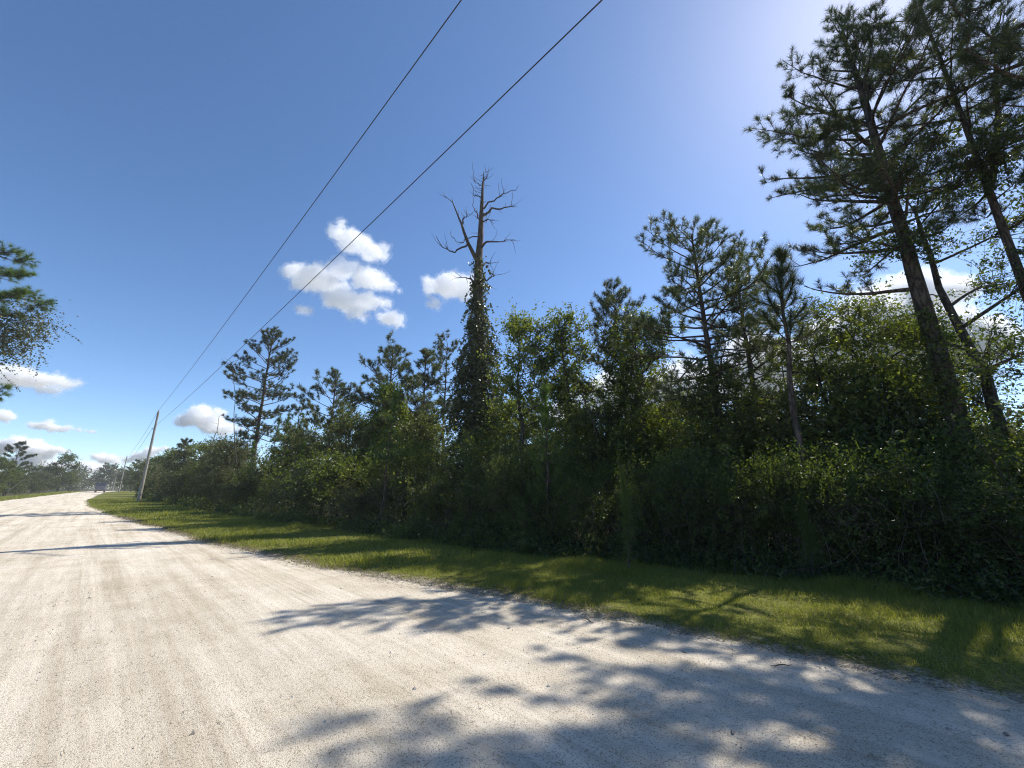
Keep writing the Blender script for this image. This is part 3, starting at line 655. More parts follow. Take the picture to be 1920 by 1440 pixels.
# pines of the left half
specs = [
    (485, 34.0, 14.8, .2, .34, 3.6, 66, 61, 'round-crowned pine standing alone above the thicket near the pole', 'round_pine', 0),
    (622, 27.5, 9.0, .15, .28, 3.0, 46, 62, 'low bushy pine between the round pine and the vine-draped pine', 'bushy_pine', 0),
    (722, 23.5, 9.8, .15, .32, 2.7, 52, 63, 'pine with its right side draped in bright green vines', 'vine_draped_pine', 1),
    (792, 25.5, 10.2, .14, .38, 2.0, 46, 64, 'narrow dark pine directly left of the thin open pine', 'narrow_pine', 2),
    (832, 27.5, 11.7, .12, .56, 2.2, 30, 65, 'thin open-crowned pine close left of the ivy-clad dead tree', 'thin_pine', 0)]
for (px, Y, H, r0, c0, Lm, nb, seed, lab, nm, vine) in specs:
    tr, crn = pine(rg(seed), H, r0, c0, Lm, nb, lambda u: (.7 + .45 * math.sin(math.pi * u)) * (1 - .5 * u ** 2.4), None, 0, (0, 0), (14, .24, .022), (-4, 58), .30, stubs=4, wob=.009)
    o = place(nm, (tr, crn), gp(px, Y, 800), lab)
    if vine == 1:
        vm, vs = vine_mesh(rg(seed + 100), [(.6, -1.2, .4), (.75, -1.1, 2.0), (.7, -.9, 3.6), (.4, -.5, 5.6), (.1, -.2, 7.6)], [1.7, 1.75, 1.5, 1.1, .6], 26000, .13, 'leaf_bright', 70, (.4, 1.0)); link('vine', vm, None, o)
    if vine == 2:
        vm, vs = vine_mesh(rg(seed + 100), [(0, 0, .4), (0, 0, 3), (0, 0, 6.5)], [1.1, 1.0, .7], 11000, .14, 'ivy', 50, (.4, 1.0)); link('vine', vm, None, o)

# ------------------------------------------------------------------ the dead tree in its sleeve of ivy
YD = 20.0
def dz(zx, zy, dy=0.0):                 # photograph place of a limb point, at the tree's own distance
    q = at(760 + zx / 2.0575, 300 + zy / 2.0575, YD + dy); return q
b0 = np.array(gp(892, YD, 950)); root = empty('dead_tree', tuple(b0))
tag(root, 'tall bare dead tree with forked top, lower trunk sheathed in ivy', 'tree')
tpts = [b0 + np.array([0, 0, -.3])] + [dz(*q) for q in ((288, 880), (286, 700), (284, 560), (281, 450), (283, 380), (290, 300), (293, 220), (296, 160), (298, 110), (301, 75), (303, 45))]
trk = MB(); TPd = np.array(tpts) - b0
trk.tubes(TPd, np.array([.38, .30, .27, .25, .23, .21, .17, .13, .10, .07, .04, .015]), 12)
trk.build('trunk', M['dead'], root)
rb = rg(71)
limbs = [([(276, 385, 0), (262, 360, -.2), (240, 318, -.4), (220, 255, -.5), (212, 225, -.5), (188, 180, -.7), (160, 145, -.8)], .13),
         ([(240, 325, -.4), (215, 345, -.7), (180, 352, -1.0), (150, 340, -1.2), (118, 293, -1.4)], .06),
         ([(218, 245, -.5), (230, 225, -.4), (240, 208, -.3)], .05),
         ([(296, 218, 0), (325, 200, .3), (360, 188, .5), (400, 186, .7), (432, 178, .9)], .08),
         ([(298, 188, 0), (325, 165, -.3), (355, 140, -.5), (390, 128, -.8), (425, 118, -1.0)], .055),
         ([(287, 345, 0), (305, 322, -.3), (335, 314, -.5), (372, 318, -.7), (408, 308, -.9)], .075),
         ([(284, 470, 0), (310, 462, -.4), (345, 445, -.6)], .07), ([(280, 475, 0), (250, 465, -.5), (212, 448, -.7)], .07),
         ([(286, 410, 0), (310, 398, .4), (345, 396, .6)], .07), ([(292, 250, 0), (275, 215, .3), (262, 165, .4)], .045),
         ([(292, 270, 0), (275, 300, .4), (240, 300, .7), (205, 325, 1.0), (178, 295, 1.2)], .045),
         ([(297, 150, 0), (280, 140, -.2), (262, 135, -.3)], .035), ([(294, 240, 0), (315, 232, -.3), (340, 230, -.4)], .04),
         ([(302, 80, 0), (312, 60, .1), (316, 45, .2)], .018), ([(300, 100, 0), (285, 95, -.2), (266, 80, -.3)], .02)]
tw = []; twr = []
for pts, r0 in limbs:
    P = np.array([dz(*q) for q in pts]) - b0
    t = np.linspace(0, 1, len(P)); tt_ = np.linspace(0, 1, 10); P = np.stack([np.interp(tt_, t, P[:, i]) for i in range(3)], 1)
    P[1:-1] += rb.normal(size=(8, 3)) * .05
    b = MB(); b.tubes(P, np.linspace(r0, .012, 10), 7); b.build('branch', M['dead'], root)
    for j in range(int(4 + 40 * r0)):
        k0 = int(rb.integers(4, 10)); q = P[k0]; ax_ = unit(P[min(k0 + 1, 9)] - P[max(k0 - 1, 0)])
        d = unit(ax_ + rb.normal(size=3) * .6 + UP * .25); l = rb.uniform(.25, 1.0)
        tw.append(curve_path(q, d, l, 5, rb, .18, .1)); twr.append(np.linspace(.016, .005, 5))
for j in range(34):
    f = rb.uniform(.55, 1.0) * (len(TPd) - 1); a = int(min(f, len(TPd) - 2)); q = TPd[a] + (TPd[a + 1] - TPd[a]) * (f - a); g = rb.uniform(0, 6.28)
    tw.append(curve_path(q, (math.cos(g), math.sin(g), rb.uniform(0, .6)), rb.uniform(.2, .8), 5, rb, .2, .1)); twr.append(np.linspace(.02, .006, 5))
b = MB(); b.tubes(np.array(tw), np.array(twr), 4); b.build('twigs', M['dead'], root)['kind'] = 'stuff'
vp = np.array([b0 + np.array([0, 0, .2]), dz(284, 1080), dz(280, 940), dz(282, 820), dz(285, 700), dz(283, 600), dz(281, 520), dz(280, 430), dz(276, 385)]) - b0
vm, vs = vine_mesh(rg(72), vp, [1.6, 1.4, 1.15, .9, .68, .45, .3, .25, .2], 29000, .13, 'ivy', 300, (.5, 1.8))
link('ivy', vm, None, root); link('ivy_stems', vs, None, root)

# ------------------------------------------------------------------ broadleaf trees of the middle and right
def blobs_for(rng, W, z0, z1, k, wt=1.0, depth=None):
    depth = depth or W
    out = []
    for i in range(k):
        z = z0 + (z1 - z0) * (i + .5) / k; u = (z - z0) / (z1 - z0); rr = W * (.55 + .45 * math.sin(math.pi * (u * .8 + .15))) * .7; a = i * 2.4 + rng.uniform(0, 1)
        out.append((math.cos(a) * rr, math.sin(a) * rr * depth / W, z, W * rng.uniform(.32, .6), W * rng.uniform(.32, .6), max((z1 - z0) / k * rng.uniform(.7, 1.3), W * .2), wt * rng.uniform(.4, 1.5)))
    out.append((0, 0, z1, W * .3, W * .3, (z1 - z0) / k * .7, wt * .6)); return out
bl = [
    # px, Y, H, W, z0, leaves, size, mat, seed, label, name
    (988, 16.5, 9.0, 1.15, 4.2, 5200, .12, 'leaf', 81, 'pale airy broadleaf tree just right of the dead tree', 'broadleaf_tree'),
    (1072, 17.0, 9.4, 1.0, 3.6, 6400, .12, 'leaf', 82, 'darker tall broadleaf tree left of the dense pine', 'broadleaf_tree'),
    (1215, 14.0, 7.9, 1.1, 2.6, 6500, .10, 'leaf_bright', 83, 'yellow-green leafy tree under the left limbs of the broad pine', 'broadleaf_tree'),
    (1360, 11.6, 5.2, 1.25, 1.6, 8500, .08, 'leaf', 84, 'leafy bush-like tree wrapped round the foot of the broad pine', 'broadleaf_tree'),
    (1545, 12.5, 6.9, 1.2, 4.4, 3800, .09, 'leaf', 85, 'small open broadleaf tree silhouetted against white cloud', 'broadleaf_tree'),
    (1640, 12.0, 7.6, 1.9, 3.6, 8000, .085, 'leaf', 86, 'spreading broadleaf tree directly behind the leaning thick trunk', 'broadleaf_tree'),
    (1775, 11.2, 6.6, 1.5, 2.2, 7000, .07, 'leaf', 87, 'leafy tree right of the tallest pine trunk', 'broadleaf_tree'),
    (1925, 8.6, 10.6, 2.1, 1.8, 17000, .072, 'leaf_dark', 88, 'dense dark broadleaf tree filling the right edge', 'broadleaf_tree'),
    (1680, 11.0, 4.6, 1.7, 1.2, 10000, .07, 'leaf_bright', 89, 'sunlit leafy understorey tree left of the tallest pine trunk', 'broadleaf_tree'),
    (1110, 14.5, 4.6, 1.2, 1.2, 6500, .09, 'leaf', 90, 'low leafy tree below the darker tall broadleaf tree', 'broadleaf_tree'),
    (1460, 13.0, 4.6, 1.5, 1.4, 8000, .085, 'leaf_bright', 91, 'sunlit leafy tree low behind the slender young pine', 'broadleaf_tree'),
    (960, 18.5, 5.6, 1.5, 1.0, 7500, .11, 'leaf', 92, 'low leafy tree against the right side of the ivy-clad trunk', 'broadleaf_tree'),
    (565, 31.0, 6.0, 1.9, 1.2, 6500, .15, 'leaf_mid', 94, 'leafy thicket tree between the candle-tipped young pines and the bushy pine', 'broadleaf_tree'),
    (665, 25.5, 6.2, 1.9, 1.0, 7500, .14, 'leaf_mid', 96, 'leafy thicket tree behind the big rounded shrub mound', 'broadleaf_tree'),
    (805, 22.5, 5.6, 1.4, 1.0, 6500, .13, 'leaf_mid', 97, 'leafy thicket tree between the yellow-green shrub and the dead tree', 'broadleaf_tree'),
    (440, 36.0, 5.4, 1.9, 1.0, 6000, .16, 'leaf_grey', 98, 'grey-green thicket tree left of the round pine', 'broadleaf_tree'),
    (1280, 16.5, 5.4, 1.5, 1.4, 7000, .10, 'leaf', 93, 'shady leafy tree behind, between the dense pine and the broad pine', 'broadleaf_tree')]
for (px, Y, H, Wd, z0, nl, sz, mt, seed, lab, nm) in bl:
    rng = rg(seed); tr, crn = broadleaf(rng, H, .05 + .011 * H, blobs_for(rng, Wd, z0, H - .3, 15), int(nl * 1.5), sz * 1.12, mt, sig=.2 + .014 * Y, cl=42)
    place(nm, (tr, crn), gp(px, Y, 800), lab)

# trees deep in the woods: the dim layer behind, seen between the trunks
rng = rg(95)
back = []
for k in range(4):
    r_ = rg(200 + k); back.append(pine(r_, 11 + k * .6, .13, .45, 2.2, 22, None, None, 0, (0, 0), (12, .36, .034), (-4, 55), .40, stubs=4))
for k in range(3):
    r_ = rg(210 + k); back.append(broadleaf(r_, 7 + k, .12, blobs_for(r_, 1.9, 1.4, 6.6 + k, 8), 4200, .2, 'leaf' if k else 'leaf_dark', sig=.42))
k = 0
for (px, Y) in ((930, 31), (1010, 29), (1065, 34), (1130, 27), (1420, 28), (1530, 27), (1590, 20), (1720, 24),
                (1180, 30), (1245, 24), (1370, 21), (1300, 27), (1490, 22), (1640, 21), (1060, 25), (860, 33), (790, 37), (700, 33), (640, 38), (560, 40), (590, 33), (1020, 22)):
    j = [4, 0, 5, 1, 6, 2, 4, 3, 5][k % 9]; k += 1
    sc_ = rng.uniform(.62, .85) if j < 4 else rng.uniform(.7, .95)
    place('forest_tree', back[j], gp(px, Y, 800), 'dim pine deep in the woods, glimpsed between the front trunks' if j < 4 else 'dim leafy tree deep in the woods, filling gaps between front trunks', 'tree', 'pines deep in the woods' if j < 4 else 'leafy trees deep in the woods', rng.uniform(0, 6.28), sc_)

# ------------------------------------------------------------------ young pines
yp = [(503, 30.0, 7.0, 101, 'young pine with upright candle tip, left one below the round pine', 1),
      (520, 29.0, 6.8, 102, 'young pine with upright candle tip, right one below the round pine', 1),
      (470, 31.5, 5.2, 103, 'bushy yellow-green young pine at the foot of the round pine', 1),
      (560, 26.5, 4.6, 104, 'bushy young pine left of the rounded shrub mound', 1),
      (716, 16.8, 5.6, 105, 'slim sapling pine on a bare pale stem in front of the vine-draped pine', 0),
      (1024, 11.8, 4.6, 106, 'young pine with one tall green candle right of the dead tree', 1)]
for (px, Y, H, seed, lab, low) in yp:
    wm = whorl_pine(rg(seed), H, .055, .12 if low else .45, .95 if low else .55, 8 if low else 6, (46, .26, .010), (0, 0), 'needle_young')
    place('young_pine', wm, gp(px, Y, 900), lab)
for (px, Y, H, L, seed, lab) in ((1175, 8.95, 2.0, .30, 111, 'small bottle-brush pine seedling standing at the edge of the mown verge'),
                                 (1512, 8.35, 1.45, .36, 112, 'bottle-brush pine seedling in the thicket below the slender young pine')):
    place('pine_seedling', brush_sapling(rg(seed), H, L, mat='seedling' if seed == 111 else 'needle_young'), gp(px, Y, 1000), lab)

# ------------------------------------------------------------------ shrubs along the front of the thicket
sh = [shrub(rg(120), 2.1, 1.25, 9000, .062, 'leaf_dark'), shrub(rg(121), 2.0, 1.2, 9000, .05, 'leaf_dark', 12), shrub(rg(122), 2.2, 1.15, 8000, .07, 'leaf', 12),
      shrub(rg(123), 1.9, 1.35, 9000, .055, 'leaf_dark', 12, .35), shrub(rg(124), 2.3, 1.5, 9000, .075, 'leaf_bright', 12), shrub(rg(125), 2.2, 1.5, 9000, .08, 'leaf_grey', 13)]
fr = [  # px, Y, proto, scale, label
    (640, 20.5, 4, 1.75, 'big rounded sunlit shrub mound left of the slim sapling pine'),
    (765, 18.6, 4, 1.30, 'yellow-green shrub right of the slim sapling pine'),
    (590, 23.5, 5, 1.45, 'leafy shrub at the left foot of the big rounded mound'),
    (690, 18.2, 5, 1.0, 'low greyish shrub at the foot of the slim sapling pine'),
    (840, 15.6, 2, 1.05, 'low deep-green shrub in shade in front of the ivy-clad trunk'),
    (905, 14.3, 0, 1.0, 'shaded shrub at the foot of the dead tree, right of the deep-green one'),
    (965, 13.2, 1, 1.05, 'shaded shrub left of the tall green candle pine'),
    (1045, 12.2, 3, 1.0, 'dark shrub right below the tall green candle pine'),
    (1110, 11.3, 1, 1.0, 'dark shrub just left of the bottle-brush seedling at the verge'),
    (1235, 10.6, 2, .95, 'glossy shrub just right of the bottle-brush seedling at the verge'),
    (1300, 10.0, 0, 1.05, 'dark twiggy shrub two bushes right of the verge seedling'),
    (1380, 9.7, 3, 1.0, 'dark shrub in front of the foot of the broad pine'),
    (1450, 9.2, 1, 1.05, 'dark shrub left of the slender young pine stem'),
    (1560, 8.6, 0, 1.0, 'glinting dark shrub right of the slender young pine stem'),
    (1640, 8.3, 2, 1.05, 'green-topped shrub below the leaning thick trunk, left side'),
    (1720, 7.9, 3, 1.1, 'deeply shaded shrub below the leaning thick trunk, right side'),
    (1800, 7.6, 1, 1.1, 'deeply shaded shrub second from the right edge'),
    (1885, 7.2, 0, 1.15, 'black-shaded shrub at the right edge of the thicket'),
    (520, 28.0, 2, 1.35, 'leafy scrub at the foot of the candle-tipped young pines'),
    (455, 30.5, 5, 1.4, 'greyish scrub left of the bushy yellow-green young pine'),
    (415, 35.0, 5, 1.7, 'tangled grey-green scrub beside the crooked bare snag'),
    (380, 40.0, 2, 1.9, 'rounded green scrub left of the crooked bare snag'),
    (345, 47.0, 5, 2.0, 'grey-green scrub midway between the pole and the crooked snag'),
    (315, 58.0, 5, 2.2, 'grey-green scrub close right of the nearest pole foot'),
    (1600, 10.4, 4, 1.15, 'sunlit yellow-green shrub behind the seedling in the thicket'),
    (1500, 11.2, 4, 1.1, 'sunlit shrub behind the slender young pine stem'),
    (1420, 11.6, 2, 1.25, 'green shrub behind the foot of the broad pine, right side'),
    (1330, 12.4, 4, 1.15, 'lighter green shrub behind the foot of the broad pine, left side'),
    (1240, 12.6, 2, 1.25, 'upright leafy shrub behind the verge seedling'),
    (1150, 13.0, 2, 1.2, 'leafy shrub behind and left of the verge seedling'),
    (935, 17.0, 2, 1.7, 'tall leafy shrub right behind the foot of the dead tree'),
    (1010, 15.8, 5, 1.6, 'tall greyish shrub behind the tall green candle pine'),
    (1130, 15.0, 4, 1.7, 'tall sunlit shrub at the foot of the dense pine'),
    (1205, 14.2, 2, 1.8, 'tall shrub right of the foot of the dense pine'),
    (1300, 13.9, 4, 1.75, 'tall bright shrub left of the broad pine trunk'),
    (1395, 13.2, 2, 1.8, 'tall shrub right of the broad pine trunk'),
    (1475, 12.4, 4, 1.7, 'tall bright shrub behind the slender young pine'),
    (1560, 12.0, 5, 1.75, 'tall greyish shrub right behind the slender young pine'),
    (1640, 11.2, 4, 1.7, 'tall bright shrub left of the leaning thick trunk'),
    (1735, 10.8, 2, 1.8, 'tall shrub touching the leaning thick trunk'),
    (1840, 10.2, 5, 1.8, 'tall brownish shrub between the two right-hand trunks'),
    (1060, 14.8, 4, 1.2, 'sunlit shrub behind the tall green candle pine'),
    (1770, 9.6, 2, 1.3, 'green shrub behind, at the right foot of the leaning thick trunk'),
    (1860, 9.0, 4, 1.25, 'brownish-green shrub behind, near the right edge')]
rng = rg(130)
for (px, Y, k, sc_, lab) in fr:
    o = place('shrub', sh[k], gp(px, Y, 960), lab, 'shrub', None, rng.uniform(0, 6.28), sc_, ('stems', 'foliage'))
    o.scale.z *= rng.uniform(.72, 1.3); o.rotation_euler.x = rng.normal() * .08
# saw palmettos
pm = [palmetto(rg(140 + k), 1.15) for k in range(2)]
for i, (px, Y, sc_, lab) in enumerate(((1590, 9.4, 1.0, 'fan-leaved palmetto beside the seedling in the thicket'), (1450, 10.4, 1.1, 'fan-leaved palmetto left of the slender young pine stem'),
                                       (808, 17.6, 1.2, 'fan-leaved palmetto between the yellow-green shrub and the ivy-clad trunk'))):
    place('palmetto', pm[i % 2], (gp(px, Y, 900)[0], Y, .75), lab, 'palmetto', None, i * 1.3, sc_, ('stalks', 'fans'))

# ------------------------------------------------------------------ undergrowth: the uncountable leafy mass in and behind the shrubs
def undergrowth(s0, s1, n, m_, pw, mat, seed, label):
    rng = rg(seed); mb = MB(); wd = MB()
    s = s0 + (s1 - s0) * rng.uniform(0, 1, n) ** pw; off = .4 + 11 * rng.uniform(0, 1, n) ** 1.35
    x, y = sn(s, n_veg(s) + off)
    hmax = .4 + 2.6 * vnoise(x, y, 21, 1.9) ** 1.6 + .15 * off + .7 * vnoise(x, y, 22, .6); spire = vnoise(x, y, 25, .55) > .80     # here and there a spindly sapling pushes through
    hmax = np.where(spire, hmax + 1.9 * vnoise(x, y, 26, 1.2), hmax) * (1 - .2 * smooth(30, 60, s)) + .05 * np.clip(np.hypot(x, y) - 14, 0, 30)
    z = gz(x, y) + hmax * np.sqrt(rng.uniform(0, 1, n))
    s2 = s0 + (s1 - s0) * rng.uniform(0, 1, m_) ** pw; off2 = rng.uniform(-.35, 1.0, m_); x2, y2 = sn(s2, n_veg(s2) + off2 + .9 * (vnoise(s2, 0 * s2, 23, 1.3) - .5))
    z2 = gz(x2, y2) + (.12 + .9 * vnoise(x2, y2, 24, .8) * smooth(-.3, .7, off2)) * rng.uniform(0, 1, m_)
    x = np.concatenate([x, x2]); y = np.concatenate([y, y2]); z = np.concatenate([z, z2]); n += m_; dist = np.hypot(x, y)
    per = 22; nt_ = 4; sg = np.clip(.10 + dist * .006, .13, .6)
    c = np.stack([x, y, z], 1); dv = rng.normal(size=(n, nt_, 3)) + UP * .5; dv /= np.linalg.norm(dv, axis=2, keepdims=True); ln = sg[:, None, None] * rng.uniform(.8, 2.8, (n, nt_, 1))
    ti = rng.integers(0, nt_, (n, per)); ar = np.arange(n)[:, None]; lf = np.clip(.04 + .0032 * dist, .055, .34) * rng.uniform(.65, 1.5, n)
    pos = c[:, None] + dv[ar, ti] * ln[ar, ti] * rng.uniform(0, 1.05, (n, per, 1)) + rng.normal(size=(n, per, 3)) * (lf * .5)[:, None, None]
    pos = pos.reshape(-1, 3); pos[:, 2] = np.maximum(pos[:, 2], .03)
    mb.leaves(pos, rng, np.repeat(lf, per), .45, .15)
    k = n // 5; i = rng.integers(0, n, k); b = np.stack([x[i], y[i], gz(x[i], y[i]) - .05], 1) + np.concatenate([rng.normal(size=(k, 2)) * .25, np.zeros((k, 1))], 1); e = np.stack([x[i], y[i], z[i] + .2], 1)
    t = np.linspace(0, 1, 5)[None, :, None]; P = b[:, None] + (e - b)[:, None] * t + rng.normal(size=(k, 5, 3)) * .05
    wd.tubes(P, np.tile(np.linspace(.012, .005, 5), (k, 1)) * rng.uniform(.6, 1.6, (k, 1)), 3)
    o = mb.build('undergrowth', M[mat]); tag(o, label, 'undergrowth', kind='stuff'); o2 = wd.build('stems', M['stem'], o); o2['kind'] = 'stuff'
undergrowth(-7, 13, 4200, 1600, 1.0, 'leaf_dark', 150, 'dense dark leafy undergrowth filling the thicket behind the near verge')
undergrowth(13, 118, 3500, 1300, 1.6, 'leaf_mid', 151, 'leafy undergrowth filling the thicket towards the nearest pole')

def dry_twigs():
    rng = rg(155); k = 620; s = rng.uniform(-7, 16, k); x, y = sn(s, n_veg(s) + rng.uniform(-.25, 1.3, k)); z = gz(x, y) + .05 + 1.9 * rng.uniform(0, 1, k) ** 1.6; P = []
    for i in range(k): P.append(curve_path((x[i], y[i], z[i]), rng.normal(size=3) + UP * .35, rng.uniform(.3, 1.3), 6, rng, .2, .05, .03))
    mb = MB(); mb.tubes(np.array(P), np.tile(np.linspace(.0055, .002, 6), (k, 1)) * rng.uniform(.6, 1.5, (k, 1)), 3); P2 = []
    for p_ in P:
        for j in range(2): q = int(rng.integers(1, 5)); P2.append(curve_path(p_[q], (p_[q + 1] - p_[q]) / .2 + rng.normal(size=3) * .7, rng.uniform(.12, .45), 4, rng, .2))
    mb.tubes(np.array(P2), np.tile(np.linspace(.004, .0018, 4), (len(P2), 1)), 3)
    tag(mb.build('dry_twigs', bark('dry_twig', (.06, .048, .036), (.17, .145, .11), (20, 20, 5), .2)), 'dry bare twigs tangled through the front of the thicket', 'twigs', kind='stuff')
dry_twigs()

# ------------------------------------------------------------------ scrub trees along the road to the left, and across the road
far = []
for k in range(3):
    r_ = rg(300 + k); far.append(broadleaf(r_, 8.0, .16, blobs_for(r_, 3.0, .8, 7.2, 11), 8000, .26, ('leaf_grey', 'leaf', 'leaf_dark')[k], sig=.5, cl=40))
for k in range(2):
    r_ = rg(310 + k); far.append(pine(r_, 11.0, .17, .32, 3.2, 28, lambda u: (.8 + .3 * math.sin(math.pi * u)) * (1 - .5 * u ** 2.5), None, 0, (0, 0), (10, .5, .065), (-4, 52), .42, stubs=2))
ft = [(432, 41, 0, .82, 'grey-green scrub tree right beside the crooked bare snag'), (398, 47, 1, .88, 'rounded scrub tree just left of the crooked bare snag'),
      (365, 55, 0, .95, 'grey-green scrub tree midway between pole and snag'), (338, 64, 3, .78, 'low scrub pine between pole and snag, spiky top'),
      (318, 74, 1, 1.12, 'tallest green scrub tree close right of the pole'), (300, 88, 2, 1.1, 'dark scrub tree directly behind the pole'),
      (283, 105, 0, 1.15, 'grey-green scrub tree left of the near pole'), (266, 128, 1, 1.15, 'scrub tree between the near pole and the second pole'),
      (250, 158, 3, 1.0, 'far scrub pine just right of the second pole'), (238, 195, 2, 1.3, 'far dark tree behind the second pole')]
rng = rg(320)
for (px, Y, k, sc_, lab) in ft:
    place('scrub_tree', far[k], gp(px, Y, 900), lab, 'tree', None, rng.uniform(0, 6.28), sc_)
lt = [(110, 130, 2, 1.5, 'large dark round tree across the road on the left'), (18, 92, 3, .98, 'open-limbed pine across the road near the left edge'),
      (-12, 78, 1, .95, 'yellow-green tree at the left edge across the road'), (52, 120, 2, .95, 'low dark tree across the road left of the large round pine'),
      (78, 118, 0, .75, 'grey-green bush below the large round tree across the road'), (132, 165, 0, .85, 'low grey bush right of the large round tree across the road'), (92, 134, 1, 1.0, 'green tree tucked against the left of the large round tree'), (15, 84, 2, .72, 'dark bush at the foot of the leaning bare pole'),
      (35, 98, 0, .62, 'grey bush behind the leaning bare pole across the road'), (64, 104, 2, .55, 'dark low bush right of the leaning bare pole')]
for (px, Y, k, sc_, lab) in lt:
    place('roadside_tree', far[k], gp(px, Y, 905), lab, 'tree', None, rng.uniform(0, 6.28), sc_)
# the wood that closes the view at the end of the road
def distant():
    rng = rg(330); mb = MB(); n = 1900
    px = rng.uniform(-120, 330, n); Y = rng.uniform(230, 380, n); a = (px - 960) / 786.0
    x = a * Y; h = 8 + 5 * vnoise(px, 0 * px, 31, 16) + 3 * vnoise(px, Y, 32, 7)
    z = gz(x, Y) - .5 + h * rng.uniform(0, 1, n) ** .8; per = 16
    pos = np.repeat(np.stack([x, Y, z], 1), per, 0) + rng.normal(size=(n * per, 3)) * np.array([1.2, 1.2, .8])
    mb.leaves(pos, rng, 1.15, .55, .4); tag(mb.build('distant_woods', M['leaf_grey']), 'hazy wood closing the view at the end of the road', 'woods', kind='stuff')
distant()
for (px, Y, k, sc_, lab) in ((190, 232, 3, 1.32, 'flat-topped pine above the distant woods left of the truck line'), (208, 236, 4, 1.28, 'bare-looking pine above the distant woods at the road end')):
    place('distant_pine', far[k], gp(px, Y, 905), lab, 'tree', None, rng.uniform(0, 6.28), sc_)

# pine at the left edge: trunk outside the frame, vine-hung branch reaching in
rng = rg(340); bx_, by_ = -42.5, 25.6
tr, crn = pine(rng, 21.0, .3, .45, 5.6, 24, lambda u: (.85 + .3 * math.sin(math.pi * u)) * (1 - .55 * u ** 2), .55, .25, (0, 0), (40, .5, .016), (0, 50), .85, mat='needle_young')
pl = place('roadside_pine', (tr, crn), (bx_, by_, 0), 'vine-hung pine leaning its branches in at the left edge')
vl = MB(); rv = rg(341)
cen = [at(30, 620, 29.5), at(60, 600, 29.5), at(15, 655, 29.5), at(-10, 610, 29.0)]
lv = []; st_ = []
for c in cen:
    c = c - np.array([bx_, by_, 0])
    lv.append(c + rv.normal(size=(950, 3)) * np.array([.75, .75, .8]))
    for q in range(16):
        s0 = c + rv.normal(size=3) * np.array([.7, .7, .5]); pth = curve_path(s0, (rv.normal() * .6, rv.normal() * .6, -.5), rv.uniform(1.2, 2.6), 7, rv, .2, 0, .12); st_.append(pth)
        f = rv.uniform(0, 5.99, 34); b = f.astype(int); lv.append(pth[b] + (pth[b + 1] - pth[b]) * (f - b)[:, None] + rv.normal(size=(34, 3)) * .05)
vl.leaves(np.concatenate(lv), rv, .14, .75, .3); vl.build('vine', M['ivy'], pl)
vl = MB(); vl.tubes(np.array(st_), np.full((len(st_), 7), .008), 3); vl.build('vine_stems', M['stem'], pl)
wd, cr = limb_extra(rg(342), np.array([[0, 0, 0], [0, 0, 21.]]), [(14.2, .72, 6.0, 6, .01), (17.2, .7, 5.6, 6, .01), (11.0, .75, 4.0, 6, .01)], (50, .5, .016), 'needle')
wd.build('branch', M['bark'], pl); cr.build('branch_needles', M['needle_young'], pl)

rc = rg(343); wd = MB(); cr = MB(); tp = []; td = []; S = []
for (px, py, rad, k_) in ((20, 475, 1.0, 46), (52, 488, .7, 28), (10, 515, .9, 30), (55, 555, .8, 30), (88, 572, .62, 22), (18, 560, .9, 34), (-25, 520, 1.1, 30), (4, 728, .5, 14), (2, 742, .45, 10)):
    c = at(px, py, 29.6) - np.array([bx_, by_, 0]); root_ = c - np.array([.8, .55, .35]) * rad
    for q in range(k_):
        d = unit(rc.normal(size=3) + np.array([.4, .3, .45])); e = c + d * rad * rc.uniform(.35, 1.0); m_ = (root_ + e) / 2 + rc.normal(size=3) * .08; t_ = np.linspace(0, 1, 5)[:, None]
        S.append((1 - t_) ** 2 * root_ + 2 * t_ * (1 - t_) * m_ + t_ ** 2 * e); tp.append(e); td.append(unit(d + rc.normal(size=3) * .3))
wd.tubes(np.array(S), np.tile(np.linspace(.02, .007, 5), (len(S), 1)), 3); wd.build('twigs', M['bark'], pl)['kind'] = 'stuff'
cr.needles(np.array(tp), np.array(td), rc, 60, .42, .013, 8, 75, .18, .03); cr.build('branch_tips', M['needle_young'], pl)

# bare stems standing in the thicket
def bare(name, pts, Y, r0, label, seed, twn=10, mat='snag'):
    P = np.array([at(px, py, Y + dy) for px, py, dy in pts]); base = P[0].copy(); t = np.linspace(0, 1, len(P)); tt_ = np.linspace(0, 1, 14)
    P = np.stack([np.interp(tt_, t, P[:, i]) for i in range(3)], 1); r_ = rg(seed); P[1:-1] += r_.normal(size=(12, 3)) * .03
    e = empty(name, tuple(base)); tag(e, label, 'dead stem'); mb = MB(); mb.tubes(P - base, np.linspace(r0, r0 * .25, 14), 7); mb.build('trunk', M[mat], e)
    tws = [curve_path(P[int(r_.integers(6, 14))] - base, (r_.normal(), r_.normal(), .8), r_.uniform(.3, 1.1), 5, r_, .2, .1) for _ in range(twn)]
    mb = MB(); mb.tubes(np.array(tws), np.tile(np.linspace(.02, .006, 5), (twn, 1)), 3); mb.build('twigs', M[mat], e)['kind'] = 'stuff'
bare('bare_snag', [(392, 905, 0), (396, 862, 0), (398, 830, 0), (404, 815, 0), (409, 800, 0), (411, 780, 0)], 38.0, .075, 'crooked bare snag sticking up above the scrub right of the pole', 351, 4)
bare('bare_sapling', [(449, 900, 0), (442, 850, 0), (438, 790, 0), (440, 740, 0), (438, 700, 0), (434, 680, 0)], 30.5, .035, 'thin bare grey sapling left of the round pine', 352, 12, 'bark_grey')
bare('leaning_pole', [(14, 922, 0), (30, 910, 0), (48, 897, 0)], 74.0, .12, 'pale bare pole leaning over in the scrub across the road', 353, 1)
